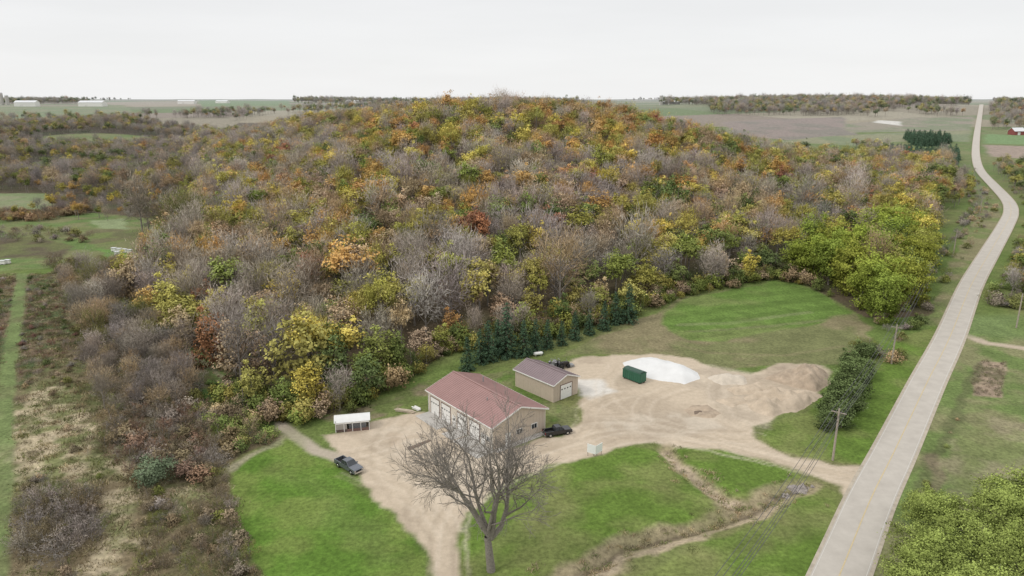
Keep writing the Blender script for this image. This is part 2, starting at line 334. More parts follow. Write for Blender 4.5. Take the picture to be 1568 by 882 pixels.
a=me.attributes.new('gravel','FLOAT','POINT'); a.data.foreach_set('value',GR.astype(np.float32))
gm=bpy.data.materials.new('ground_mixed'); gm.use_nodes=True; nt=gm.node_tree; b=nt.nodes['Principled BSDF']; b.inputs['Roughness'].default_value=.95; b.inputs['Specular IOR Level'].default_value=.1
def N(t,**k):
    n=nt.nodes.new(t)
    for a_,v_ in k.items(): setattr(n,a_,v_)
    return n
at=N('ShaderNodeAttribute',attribute_name='Col'); ag=N('ShaderNodeAttribute',attribute_name='gravel'); geo=N('ShaderNodeNewGeometry')
def noise(s,d=5,r=.7):
    n=N('ShaderNodeTexNoise'); n.inputs['Scale'].default_value=s; n.inputs['Detail'].default_value=d; n.inputs['Roughness'].default_value=r; nt.links.new(geo.outputs['Position'],n.inputs['Vector']); return n
def mrg(src,a_,b_,c_,d_):
    n=N('ShaderNodeMapRange'); n.inputs[1].default_value=a_;n.inputs[2].default_value=b_;n.inputs[3].default_value=c_;n.inputs[4].default_value=d_; nt.links.new(src,n.inputs[0]); return n.outputs[0]
def mth(op,x,y_):
    n=N('ShaderNodeMath',operation=op)
    for i,q in enumerate((x,y_)):
        if isinstance(q,(int,float)): n.inputs[i].default_value=q
        else: nt.links.new(q,n.inputs[i])
    return n.outputs[0]
f1=mrg(noise(1.4).outputs[0],.3,.7,.62,1.38); f2=mrg(noise(.22).outputs[0],.3,.7,.80,1.20); f3=mrg(noise(.9,8,.8).outputs[0],.3,.7,.84,1.16)
gr=mth('ADD',mth('MULTIPLY',mth('MULTIPLY',f1,f2),mth('SUBTRACT',1,ag.outputs['Fac'])),mth('MULTIPLY',f3,ag.outputs['Fac']))
sc=N('ShaderNodeVectorMath',operation='SCALE'); nt.links.new(at.outputs['Color'],sc.inputs[0]); nt.links.new(gr,sc.inputs['Scale']); nt.links.new(sc.outputs[0],b.inputs['Base Color'])
bp=N('ShaderNodeBump'); bp.inputs['Strength'].default_value=.35; bp.inputs['Distance'].default_value=.25; nt.links.new(noise(1.1,6).outputs[0],bp.inputs['Height']); nt.links.new(bp.outputs[0],b.inputs['Normal'])
me.materials.append(gm); link(bpy.data.objects.new('ground',me))
# ---------------------------------------------------------------- foliage materials
def leafmat(name,col=None,trans=0):
    m=bpy.data.materials.new(name); m.use_nodes=True; nt=m.node_tree
    for n in list(nt.nodes): nt.nodes.remove(n)
    o=nt.nodes.new('ShaderNodeOutputMaterial'); at=nt.nodes.new('ShaderNodeAttribute')
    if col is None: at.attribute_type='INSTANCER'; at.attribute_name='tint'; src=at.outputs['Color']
    else:
        rg=nt.nodes.new('ShaderNodeRGB'); rg.outputs[0].default_value=(*col,1); src=rg.outputs[0]
    av=nt.nodes.new('ShaderNodeAttribute'); av.attribute_name='var'
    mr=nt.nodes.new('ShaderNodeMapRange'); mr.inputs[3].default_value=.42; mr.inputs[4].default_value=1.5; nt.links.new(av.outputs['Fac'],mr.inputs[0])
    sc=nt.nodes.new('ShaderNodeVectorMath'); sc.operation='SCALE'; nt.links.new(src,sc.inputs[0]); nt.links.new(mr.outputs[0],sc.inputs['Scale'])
    d=nt.nodes.new('ShaderNodeBsdfDiffuse'); nt.links.new(sc.outputs[0],d.inputs[0])
    if trans:
        t=nt.nodes.new('ShaderNodeBsdfTranslucent'); mx=nt.nodes.new('ShaderNodeMixShader'); mx.inputs[0].default_value=trans
        nt.links.new(sc.outputs[0],t.inputs[0]); nt.links.new(d.outputs[0],mx.inputs[1]); nt.links.new(t.outputs[0],mx.inputs[2]); nt.links.new(mx.outputs[0],o.inputs[0])
    else: nt.links.new(d.outputs[0],o.inputs[0])
    return m
m_bark=mat('bark_grey',(.24,.215,.19),.95,.3,3)
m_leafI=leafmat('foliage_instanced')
def unit(a): return a/(np.linalg.norm(a,axis=-1,keepdims=True)+1e-9)
def quads(Cn,Nn,S,r,asp=.75):
    t=unit(np.cross(Nn,r.normal(size=Cn.shape))); b=np.cross(Nn,t); S=S[:,None]
    t=t*S*.5; b=b*S*.5*asp
    return np.stack([Cn-t-b*.6,Cn+t*.3-b,Cn+t+b*.5,Cn-t*.2+b],1).reshape(-1,3)
def finish(name,mb,QV,QA,tri=None,mats=None):
    nv=len(mb.v); v=list(mb.v); f=[list(q) for q in mb.f]; mi=list(mb.m); var=[.5]*nv
    if QV is not None and len(QV):
        n=len(QV)//4; v+=QV.tolist(); f+=(np.arange(n*4).reshape(n,4)+nv).tolist(); mi+=[1]*n; var+=np.repeat(QA,4).tolist()
    if tri is not None:
        o=len(v); n=len(tri[0])//3; v+=tri[0].tolist(); f+=(np.arange(n*3).reshape(n,3)+o).tolist(); mi+=[1]*n; var+=np.repeat(tri[1],3).tolist()
    me=bpy.data.meshes.new(name); me.from_pydata(v,[],f)
    for m in mats: me.materials.append(m)
    me.polygons.foreach_set('material_index',np.array(mi,np.int32))
    a=me.attributes.new('var','FLOAT','POINT'); a.data.foreach_set('value',np.array(var,np.float32)); me.update()
    return me
def leafy(name,seed,h=14,rx=4.4,rz=5.2,cz=.62,ncl=55,per=42,ls=.5,csz=1.05,mats=None,trunk=True,twig=0,low=-.3):
    r=np.random.default_rng(seed); mb=MB(); zc=h*cz
    d=unit(r.normal(size=(ncl,3))); d[:,2]=np.where(d[:,2]<low,-d[:,2]*.6,d[:,2])
    lob=1+.28*np.sin(3*np.arctan2(d[:,1],d[:,0])+seed)+.15*r.normal(size=ncl)
    rad=(.35+.65*r.random(ncl)**.45)*np.clip(lob,.55,1.35)
    cc=d*np.array([rx,rx,rz])*rad[:,None]*.86+np.array([0,0,zc])
    cc[:,2]=np.maximum(cc[:,2],csz*.5)
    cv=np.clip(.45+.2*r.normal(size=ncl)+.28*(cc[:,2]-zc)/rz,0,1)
    csz_=csz*(.6+.8*r.random(ncl))
    k=np.repeat(np.arange(ncl),per)
    off=r.normal(size=(len(k),3))*csz_[k][:,None]*np.array([.62,.62,.42])
    P=cc[k]+off; out=unit(P-np.array([0,0,zc*.8])); Nn=unit(out+.7*r.normal(size=P.shape)+np.array([0,0,.7]))
    Q=quads(P,Nn,ls*(.6+.8*r.random(len(P))),r)
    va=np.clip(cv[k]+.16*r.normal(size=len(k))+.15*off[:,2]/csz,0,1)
    tri=None
    if trunk:
        mb.tube((0,0,-.6),(0.1,0,h*.38),h*.017,h*.012,6,0,False)
        mb.tube((0.1,0,h*.38),(0,0.1,h*.7),h*.012,h*.005,5,0,False)
        for i in r.choice(ncl,min(9,ncl),replace=False):
            z=h*(.28+.3*r.random()); mb.tube((.1,0,z),tuple(cc[i]),h*.006,.03,4,0,False)
    if twig: tri=twigs(r,cc,zc,twig)
    return finish(name,mb,Q,va,tri,mats)
def twigs(r,cc,zc,n,wd=.10,L=1.5):
    k=r.integers(0,len(cc),n); b=cc[k]+r.normal(size=(n,3))*.9
    dr=unit(unit(b-np.array([0,0,zc*.6]))+.55*r.normal(size=(n,3))+np.array([0,0,.55])); l=L*(.5+r.random(n))[:,None]
    sd=unit(np.cross(dr,r.normal(size=(n,3))))*wd*.5
    T=np.stack([b-sd,b+sd,b+dr*l],1).reshape(-1,3)
    return T,np.clip(.5+.25*r.normal(size=n),0,1)
def bare(name,seed,h=14,rx=4.2,rz=5.2,cz=.62,nl=11,n=1500,mats=None,wd=.11,base=.2):
    r=np.random.default_rng(seed); mb=MB(); zc=h*cz; TV=[];TA=[]
    mb.tube((0,0,-.6),(0,0,h*.45),h*.016,h*.010,6,0,False); mb.tube((0,0,h*.45),(.2,.1,h*.85),h*.010,.03,5,0,False)
    cc=[]; k0=h/14
    for i in range(nl):
        a=2.4*i+r.normal()*.3; zb=h*(base+.45*i/nl); e=np.array([math.cos(a)*rx*(.75+.3*r.random()),math.sin(a)*rx*(.75+.3*r.random()),zc+rz*(-.3+1.15*i/nl)])
        if i>nl*.7: e[:2]*=.6
        b0=np.array([0,0,zb]); mid=(b0+e)/2+np.array([0,0,-.4*k0]); mb.tube(b0,mid,h*.007,h*.004,4,0,False); mb.tube(mid,e,h*.004,.03*k0,4,0,False)
        for j in range(10):
            t=.25+.75*r.random(); p=b0*(1-t)+e*t; q=p+unit(r.normal(size=3)+unit(e-b0)+np.array([0,0,.4]))*(1.0+1.4*r.random())*k0; cc.append(q)
            sd=unit(np.cross(q-p,r.normal(size=3)))*.06*k0; TV+= [p-sd,p+sd,q]; TA.append(.4)
    cc=np.array(cc); k=r.integers(0,len(cc),n); b=cc[k]+r.normal(size=(n,3))*.9*k0
    dr=unit(unit(b-np.array([0,0,zc*.6]))+.7*r.normal(size=(n,3))+np.array([0,0,.35])); l=1.3*k0*(.5+r.random(n))[:,None]
    sd=unit(np.cross(dr,r.normal(size=(n,3))))*wd*.5; T=np.stack([b-sd,b+sd,b+dr*l],1).reshape(-1,3)
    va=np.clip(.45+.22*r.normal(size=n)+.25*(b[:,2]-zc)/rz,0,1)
    return finish(name,mb,None,None,(np.concatenate([np.array(TV),T]),np.concatenate([TA,va])),mats)
def spruce(name,seed,h=11,rb=2.6,mats=None,n=2200,ls=.5,power=.85):
    r=np.random.default_rng(seed); mb=MB(); mb.tube((0,0,-.5),(0,0,h*.97),h*.016,.03,6,0,False)
    nb=int(h*13); zz=np.sort(r.random(nb)**1.25)*h*.93+h*.04; ang=np.arange(nb)*2.4+r.normal(size=nb)*.3
    L=rb*(1-zz/h)**power*(.75+.4*r.random(nb))+.15; k=r.choice(nb,n,p=L/L.sum()); t=r.random(n)**.6
    x=np.cos(ang[k])*L[k]*t; y=np.sin(ang[k])*L[k]*t; z=zz[k]-.28*L[k]*t+ .1*r.normal(size=n)+.12*L[k]*t*t
    P=np.column_stack([x,y,z])+r.normal(size=(n,3))*np.array([.16,.16,.07])
    Nn=unit(np.column_stack([np.cos(ang[k])*.6,np.sin(ang[k])*.6,np.ones(n)])+.5*r.normal(size=(n,3)))
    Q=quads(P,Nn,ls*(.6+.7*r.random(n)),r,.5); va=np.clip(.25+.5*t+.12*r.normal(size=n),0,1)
    for i in range(0,nb,3): mb.tube((0,0,zz[i]),(math.cos(ang[i])*L[i]*.8,math.sin(ang[i])*L[i]*.8,zz[i]-.15*L[i]),.03,.01,3,0,False)
    return finish(name,mb,Q,va,None,mats)
IM=[m_bark,m_leafI]
protos=[]
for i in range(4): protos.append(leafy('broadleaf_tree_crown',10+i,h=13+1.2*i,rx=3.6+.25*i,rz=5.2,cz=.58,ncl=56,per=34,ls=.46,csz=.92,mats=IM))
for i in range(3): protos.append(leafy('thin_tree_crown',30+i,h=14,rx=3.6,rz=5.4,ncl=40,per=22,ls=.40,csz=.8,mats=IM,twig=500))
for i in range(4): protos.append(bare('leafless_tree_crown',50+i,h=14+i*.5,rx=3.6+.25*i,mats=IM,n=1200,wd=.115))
protos.append(spruce('conifer_crown',70,mats=IM,n=1500,ls=.6))                                              #11
for i in range(2): protos.append(leafy('shrub_leafy',80+i,h=2.2,rx=1.5,rz=1.05,cz=.45,ncl=26,per=28,ls=.24,csz=.5,mats=IM,trunk=False,low=-.8))  #12,13
for i in range(2): protos.append(bare('shrub_twiggy',90+i,h=2.4,rx=1.5,rz=1.1,cz=.45,nl=10,n=700,mats=IM,wd=.05,base=.02)) #14,15
def tuft(name,seed):
    r=np.random.default_rng(seed); n=60; b=r.normal(size=(n,3))*np.array([.6,.6,0]); d=unit(r.normal(size=(n,3))*.6+np.array([0,0,1]))
    sd=unit(np.cross(d,r.normal(size=(n,3))))*.06; T=np.stack([b-sd,b+sd,b+d*(.3+.4*r.random(n))[:,None]],1).reshape(-1,3)
    return finish(name,MB(),None,None,(T,r.random(n)),IM)
protos.append(tuft('grass_tuft_blades',99)) #16
for i in range(2): protos.append(leafy('edge_tree_crown',110+i,h=9,rx=3.2,rz=4.6,cz=.48,ncl=66,per=34,ls=.38,csz=.78,mats=IM,low=-.95)) #17,18
pobj=[bpy.data.objects.new(m.name,m) for m in protos]
def instancer(name,items):
    n=len(items)
    P=np.array([i[0] for i in items],np.float32); ix=np.array([i[1] for i in items],np.int32)
    S=np.array([i[2] for i in items],np.float32); R=np.array([(0,0,i[3]) for i in items],np.float32); T=np.array([(*i[4],1) for i in items],np.float32)
    me=bpy.data.meshes.new(name); me.vertices.add(n); me.vertices.foreach_set('co',P.ravel())
    me.attributes.new('pidx','INT','POINT').data.foreach_set('value',ix)
    me.attributes.new('scl','FLOAT_VECTOR','POINT').data.foreach_set('vector',S.ravel())
    me.attributes.new('rot','FLOAT_VECTOR','POINT').data.foreach_set('vector',R.ravel())
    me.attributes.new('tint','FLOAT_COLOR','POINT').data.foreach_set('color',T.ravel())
    o=link(bpy.data.objects.new(name,me))
    ng=bpy.data.node_groups.new(name,'GeometryNodeTree')
    ng.interface.new_socket('Geometry',in_out='INPUT',socket_type='NodeSocketGeometry'); ng.interface.new_socket('Geometry',in_out='OUTPUT',socket_type='NodeSocketGeometry')
    gi=ng.nodes.new('NodeGroupInput'); go=ng.nodes.new('NodeGroupOutput'); jn=ng.nodes.new('GeometryNodeJoinGeometry')
    def na(nm,t):
        q=ng.nodes.new('GeometryNodeInputNamedAttribute'); q.data_type=t; q.inputs['Name'].default_value=nm; return q.outputs['Attribute']
    ai=na('pidx','INT'); as_=na('scl','FLOAT_VECTOR'); ar=na('rot','FLOAT_VECTOR')
    for k in sorted(set(ix.tolist())):
        cp=ng.nodes.new('FunctionNodeCompare'); cp.data_type='INT'; cp.operation='EQUAL'; ng.links.new(ai,cp.inputs[2]); cp.inputs[3].default_value=k
        oi=ng.nodes.new('GeometryNodeObjectInfo'); oi.inputs['Object'].default_value=pobj[k]; oi.inputs['As Instance'].default_value=True
        ip=ng.nodes.new('GeometryNodeInstanceOnPoints'); ng.links.new(gi.outputs[0],ip.inputs['Points']); ng.links.new(cp.outputs[0],ip.inputs['Selection'])
        ng.links.new(oi.outputs['Geometry'],ip.inputs['Instance']); ng.links.new(ar,ip.inputs['Rotation']); ng.links.new(as_,ip.inputs['Scale']); ng.links.new(ip.outputs[0],jn.inputs[0])
    ng.links.new(jn.outputs[0],go.inputs[0]); md=o.modifiers.new('instances','NODES'); md.node_group=ng
    return o
def jgrid(x0,x1,y0,y1,sp):
    xs=np.arange(x0,x1,sp); yy=np.arange(y0,y1,sp); a,b=np.meshgrid(xs,yy); a=a.ravel()+rng.uniform(-.48,.48,a.size)*sp; b=b.ravel()+rng.uniform(-.48,.48,b.size)*sp
    return a,b
def vis(x,y): return np.abs(x)<.80*y+45
ORANGE=[(.50,.32,.115),(.46,.295,.11),(.52,.36,.13),(.46,.27,.105)]
OLIVE=[(.33,.305,.09),(.37,.335,.095),(.29,.29,.08),(.40,.36,.105)]
GRN=[(.19,.23,.07),(.16,.20,.06),(.235,.27,.075),(.12,.155,.055)]
YEL=[(.54,.45,.11),(.50,.42,.11)]
TAN=[(.43,.325,.20),(.39,.29,.18),(.46,.36,.23),(.37,.275,.185)]
GREY=[(.385,.335,.29),(.345,.30,.26),(.42,.375,.32),(.33,.285,.25),(.38,.32,.27)]
RED=[(.28,.12,.08),(.33,.165,.095)]
def pick(L,r=None):
    c=np.array(L[random.randrange(len(L))]); return c*random.uniform(.8,1.2)*np.array([random.uniform(.95,1.05),1,random.uniform(.9,1.1)])
def haze(c,y):  # distance haze blended into each tree's tint, no real atmosphere
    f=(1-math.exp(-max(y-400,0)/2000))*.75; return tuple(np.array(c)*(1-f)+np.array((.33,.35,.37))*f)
def tree_item(x,y,z,w,sc=1.0,edge=False):
    """w: weights orange, olive, green, yellow, tan, grey-bare, red"""
    k=random.choices(range(7),w)[0]; L=[ORANGE,OLIVE,GRN,YEL,TAN,GREY,RED][k]; c=pick(L)
    if k==5: p=random.choice([7,8,9,10])
    elif k==4: p=random.choice([4,5,6,4,5,6,0,1,7,8])
    elif k in(1,3,0): p=random.choice([0,1,2,3,4,5])
    else: p=random.choice([0,1,2,3])
    if edge and p<7: p=random.choice([17,18]); sc*=1.35
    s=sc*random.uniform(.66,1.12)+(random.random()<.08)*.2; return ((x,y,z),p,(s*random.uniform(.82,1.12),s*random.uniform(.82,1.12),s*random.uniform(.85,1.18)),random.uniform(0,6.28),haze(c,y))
GTA=np.array(GTW)
xs,yy=jgrid(-420,440,120,1000,7.2); k=main_forest(xs,yy)&vis(xs,yy)&(rng.random(len(xs))<np.where(yy>600,.6,1))
dg=np.sqrt(((xs[:,None]-GTA[None,:,0])**2+(yy[:,None]-GTA[None,:,1])**2).min(1)); k&=(dg>9.5)&~((xs>96)&(yy<215)&(dg<14))
xs=xs[k];yy=yy[k];zs=H(xs,yy)
cl=fbm(xs,yy,45,21,3); cl2=fbm(xs,yy,28,25,2); items=[]
for x,y,z,c,c2 in zip(xs,yy,zs,cl,cl2):
    e=y-float(edgeY(x)) if x<97 else y-185
    if c>.5: w=[2.8,3.0,1.5,.8,3,2.2,.12]
    else: w=[1.0,1.8,.9,.5,2.4,4.2,.2]
    if z>19: w=[4.6,4.4,1.5,1.4,2.8,1.1,.02]
    if z>19 and c2<.42: w=[2.0,2.8,1,.7,2,2.6,.05]
    if e<22: w=[.3,3.0,2.2,.55,1.6,1.8,.3]
    elif e<60 and x<0: w=[.5,2.3,1.8,.7,1.8,3.2,.35]
    if x>120: w=[1.5,3,2,.6,1.5,2,.1]
    if x<-120 and z<22: w=[1,2.5,1.1,1.2,1.5,3.2,.03]
    items.append(tree_item(x,y,z,w,1.15 if e>12 else .85,edge=e<14 or (x<-20 and x-float(np.interp(y,XWY,XWX))<14)))
xs,yy=jgrid(-100,100,118,240,2.4); e=yy-edgeY(xs); k=(e>-3)&(e<9)&main_forest(xs,yy+4)
for x,y in zip(xs[k],yy[k]):
    s=random.uniform(.7,1.9); items.append(((x,y,Hs(x,y)),random.choice([12,13,14]),(s,s,s*random.uniform(.9,1.5)),random.uniform(0,6),tuple(pick(random.choice([OLIVE,GRN,GRN,TAN]))*.72)))
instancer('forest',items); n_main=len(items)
items=[]
xs,yy=jgrid(-1050,-150,340,1200,8.6); k=left_forest(xs,yy)&vis(xs,yy); xs=xs[k];yy=yy[k];zs=H(xs,yy);cl=fbm(xs,yy,110,23,3)
for x,y,z,c in zip(xs,yy,zs,cl):
    w=[1.2,2.8,1.5,.8,2,3.4,.03] if c>.5 else [.3,1.8,1.6,.2,2,4.6,.02]
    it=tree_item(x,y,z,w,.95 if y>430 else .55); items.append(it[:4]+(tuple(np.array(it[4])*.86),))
xs,yy=jgrid(-330,-120,290,370,7); n=fbm(xs,yy,50,41,2); k=(n>.58)&(xs<np.interp(yy,XWY,XWX))&(yy>340)&vis(xs,yy)
for x,y in zip(xs[k],yy[k]): items.append(tree_item(x,y,Hs(x,y),[.5,2,2,.3,2,4,.1],.4))
P=GP([(-60,336),(60,340),(140,326),(138,318),(60,328),(-60,326)]); A=np.array(P); xs,yy=jgrid(A[:,0].min(),A[:,0].max(),A[:,1].min(),A[:,1].max(),4); k=inside(xs,yy,P)
for x,y in zip(xs[k],yy[k]): items.append(((x,y,Hs(x,y)),random.choice([12,14,15]),(2,2,1.8),random.uniform(0,6),tuple(pick([(.28,.19,.11),(.25,.19,.12)]))))
# far woods
n=28000; yy=1000*np.exp(rng.random(n)*math.log(5.2)); xs=(rng.random(n)*2-1)*.8*yy
fw=fbm(xs,yy,330,51,3)
RID=[(330,1190),(520,1170),(640,1260),(860,1500),(1200,1950),(900,2150),(500,2000),(400,1500)]
ridge=inside(xs,yy,RID)
excl=np.zeros(n,bool)
for P in ([(1100,182),(1500,178),(1500,222),(1100,222)],[(-80,159),(205,157),(215,182),(-80,184)],[(1512,178),(1620,178),(1620,250),(1512,250)],[(1480,150),(1520,150),(1520,250),(1480,250)],[(300,152),(450,152),(450,163),(300,165)],[(880,154),(1015,154),(1010,172),(900,168)],[(90,155),(300,153),(300,163),(205,166)]):
    excl|=inside(xs,yy,GP(P))
Uf=(xs*math.cos(ang)+yy*math.sin(ang)+60*(vn(xs,yy,300,4)-.5))/260
Vf=(-xs*math.sin(ang)+yy*math.cos(ang))/170
hedge=((np.abs(Uf-np.round(Uf))*260<9)|(np.abs(Vf-np.round(Vf))*170<6))&(fw>.42)
thrs=np.where((xs<-200)&(yy<2300),.57,.53)
k=((fw>thrs)|hedge)&~excl|(ridge&(fw>.3))
k&=(np.abs(segdist(xs,yy,[tuple(q) for q in RS[::20]]))>14)&(rng.random(n)<np.where(yy<1800,.9,1))
xs=xs[k];yy=yy[k];zs=H(xs,yy)
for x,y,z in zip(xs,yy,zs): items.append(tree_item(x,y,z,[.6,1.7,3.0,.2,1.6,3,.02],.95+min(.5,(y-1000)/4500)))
xs,yy=jgrid(300,1200,1150,2200,11); k=inside(xs,yy,RID)&(rng.random(len(xs))<.7)
for x,y in zip(xs[k],yy[k]): items.append(tree_item(x,y,Hs(x,y),[1.2,2,1.8,.3,1.6,3,.02],1.0))
for P,sp,w,sc in ((GP([(1300,222),(1345,228),(1430,262),(1465,262),(1490,300),(1440,330),(1400,290)]),8,[1,2.5,2.5,.3,1.5,2.5,.1],.8),
                  (GP([(1512,262),(1600,250),(1600,330),(1575,330),(1560,300)]),8,[.5,2,3,.2,1,1.5,.1],.8),
                  (GP([(1555,375),(1640,350),(1640,470),(1560,470),(1535,440)]),7,[.5,2,3,.2,1,2,.1],.6),
                  (GP([(1515,168),(1600,165),(1600,200),(1518,198)]),12,[.8,1.5,2,.3,1.6,3,.1],1)):
    A=np.array(P); xs,yy=jgrid(A[:,0].min(),A[:,0].max(),A[:,1].min(),A[:,1].max(),sp); k=inside(xs,yy,P)&(segdist(xs,yy,[tuple(q) for q in RS[::4]])>9)&(yy<2500)
    for x,y in zip(xs[k],yy[k]): items.append(tree_item(x,y,Hs(x,y),w,sc))
for P in (GP([(1350,235),(1468,240),(1462,256),(1420,262),(1375,255)]),GP([(1385,212),(1455,215),(1452,225),(1400,224)])):
    A=np.array(P); xs,yy=jgrid(A[:,0].min(),A[:,0].max(),A[:,1].min(),A[:,1].max(),5.5); k=inside(xs,yy,P)
    for x,y in zip(xs[k],yy[k]): items.append(((x,y,Hs(x,y)),11,(1.3,1.3,random.uniform(.8,1.2)),random.uniform(0,6),tuple(np.array((.085,.14,.09))*random.uniform(.8,1.3))))
instancer('distant_trees',items); n_far=len(items)
# brush on the left
items=[]
GAPS=[(STRIP,2.0),(TRACK,2.4)]
TANW=[[G0(*p) for p in P] for P in TANP]
def brush(px,sp,cols,pr,smin,smax,dens=1,tan=.15,clump=None):
    P=[G0(*p) for p in px]; A=np.array(P); xs,yy=jgrid(A[:,0].min(),A[:,0].max(),A[:,1].min(),A[:,1].max(),sp); k=inside(xs,yy,P)&(rng.random(len(xs))<dens)
    for L_,w_ in GAPS: k&=segdist(xs,yy,L_)>w_
    for T_ in TANW: k&=~(inside(xs,yy,T_)&(rng.random(len(xs))>tan))
    if clump: k&=fbm(xs,yy,clump,71,2)>.46
    for x,y in zip(xs[k],yy[k]):
        s=random.uniform(smin,smax); items.append(((x,y,Hs(x,y)-.05),random.choice(pr),(s,s,s*random.uniform(.75,1.2)),random.uniform(0,6),tuple(pick(random.choice(cols)))))
BR=[(.21,.165,.105),(.18,.145,.085),(.245,.195,.125)]; GB=[(.27,.235,.20),(.24,.21,.18),(.30,.26,.215)]; OB=[(.20,.20,.07),(.165,.18,.06)]
brush([(90,430),(240,418),(262,440),(255,500),(300,560),(230,570),(150,560),(110,500)],4.4,[GB,GB,GREY,TAN,OB],[7,8,9,10],.40,.68,.9)
brush([(130,560),(230,540),(300,565),(315,625),(240,640),(170,640),(140,610)],4.2,[GB,GB,TAN],[7,8,9,10],.34,.56,.9)
brush([(100,430),(240,425),(310,600),(310,640),(160,640)],2.4,[BR,GB,OB],[14,15,12],.7,1.3,.5)
brush([(165,640),(310,625),(345,700),(330,735),(190,735),(160,690)],2.0,[[(.23,.15,.105),(.21,.135,.095)],BR,GB],[14,15,12,14,15],.9,1.5,.9)
brush([(300,640),(370,620),(420,655),(420,675),(350,705),(330,690)],2.4,[OB,GRN,BR,TAN],[12,13,14],.8,1.4)
brush([(195,735),(345,710),(350,770),(385,850),(400,900),(215,900),(215,800)],1.7,[BR,BR,BR,OB,GB],[12,14,15,14,15],.45,.95,.85)
brush([(-60,740),(130,735),(150,800),(110,900),(-60,900)],2.0,[BR,GB,OB],[14,15,12],.45,.95,.75,clump=9)
brush([(40,770),(145,750),(158,825),(100,855),(30,880)],2.3,[GB,BR],[14,15],1.1,1.8)
brush([(-60,600),(60,560),(160,600),(170,740),(-60,740)],2.6,[BR,TAN,OB],[14,12,15],.3,.7,.4)
brush([(-80,430),(110,425),(150,560),(-80,620)],2.2,[BR,GB,[(.11,.14,.055)],[(.20,.115,.085)]],[14,12,15,14],.35,.7,.6)
brush([(300,585),(330,575),(410,640),(350,690)],1.8,[[(.09,.16,.045),(.12,.18,.055)]],[12,13],.35,.55,.7)
brush([(-60,420),(240,415),(345,710),(400,900),(-60,900)],1.5,[[(.38,.32,.205),(.27,.245,.13),(.22,.18,.11),(.18,.19,.08)]],[16],.6,1.2,.7,tan=1)
brush([(250,500),(280,500),(450,640),(430,655)],2.5,[OLIVE,GRN,TAN],[12,13,14],.5,1.0,.5)
brush([(70,405),(150,398),(235,405),(250,425),(90,428)],4.0,[GB,BR,OB],[14,15,12],1.0,2.0,.8)
brush([(-40,352),(60,350),(140,358),(150,372),(60,372),(-40,372)],5.0,[BR,OB,GB],[14,15,12],.8,1.8,.5)
brush([(215,345),(320,330),(315,360),(250,410),(215,395)],4.5,[GB,OB,BR],[14,15,12,7],.9,1.8,.6)
for D in DITCH:
    S=spline(D,1.2)
    for q in S:
        for _ in range(3):
            o=rng.normal(size=2)*1.7; s=random.uniform(.4,.8); items.append(((q[0]+o[0],q[1]+o[1],Hs(q[0]+o[0],q[1]+o[1])),16,(s,s,s),random.uniform(0,6),tuple(pick([(.42,.34,.21),(.36,.31,.19),(.22,.24,.10)]))))
brush([(1492,560),(1510,552),(1542,556),(1535,608),(1488,606)],1.5,[[(.27,.215,.15),(.20,.155,.11),(.18,.18,.09)]],[14,15,14],.2,.4)
P_=RS[(RS[:,1]>150)&(RS[:,1]<520)]
for q in P_:
    for sd in(-1,1):
        if sd*1<0 and q[1]<250: continue
        for _ in range(2):
            if random.random()<.5:
                o=sd*random.uniform(6,17); x=q[0]-o; y=q[1]+o*.6; s=random.uniform(.4,1.4)
                if x>q[0] and y<260: continue
                items.append(((x,y,Hs(x,y)),random.choice([12,13,14,15]),(s,s,s),random.uniform(0,6),tuple(pick(random.choice([OB,GRN,TAN,GB])))))
brush([(1380,780),(1400,750),(1450,640),(1475,600),(1480,620),(1440,720),(1420,790)],2.2,[GRN,OB,TAN],[12,14,16],.25,.5,.5)
brush([(1560,380),(1640,360),(1640,480),(1500,470),(1535,420)],4,[GRN,OB,BR,GB],[12,13,14],.8,1.8,.7)
instancer('brush',items)
# ---------------------------------------------------------------- individual trees
def place(me,name,u=None,v=None,xy=None,s=1,rot=None,sx=None):
    x,y=xy if xy else G0(u,v); o=link(bpy.data.objects.new(name,me)); o.location=(x,y,Hs(x,y)); sx=sx or s; o.scale=(sx,sx,s); o.rotation_euler=(0,0,rot if rot is not None else random.uniform(0,6.28)); return o
m_bgs=[leafmat('foliage_bright_green',c,.15) for c in((.27,.32,.06),(.235,.295,.06),(.31,.33,.065))]; m_bg2=leafmat('foliage_yellow_green',(.27,.325,.09),.15)
bgm=[leafy('green_tree',200+i,h=15,rx=5.6,rz=8.0,cz=.50,ncl=150,per=60,ls=.44,csz=1.1,mats=[m_bark,m_bgs[i]],low=-.95) for i in range(3)]
for i,(u,v,s) in enumerate(GREEN_TREES): place(bgm[i%3],'green_tree',u,v,s=s)
m_sp=leafmat('foliage_spruce',(.06,.10,.058)); spm=[spruce('spruce_tree',300+i,h=11,rb=2.7,mats=[m_bark,m_sp],n=3200,ls=.42) for i in range(3)]
for i,(u,v,s) in enumerate([(776,545,1.25),(748,553,.95),(802,545,.85),(820,540,.8),(762,540,.8),(838,533,.7),(942,496,.85),(962,494,1.05),(925,505,.75),(716,567,.75),(735,556,.8),(880,520,.7),(902,512,.65),(860,528,.6)]): place(spm[i%3],'spruce_tree',u,v,s=s)
m_pi=leafmat('foliage_juniper',(.12,.16,.062)); pim=[leafy('evergreen_tree',320+i,h=7.5,rx=2.5,rz=3.8,cz=.48,ncl=70,per=50,ls=.32,csz=.7,mats=[m_bark,m_pi],low=-.95) for i in range(3)]
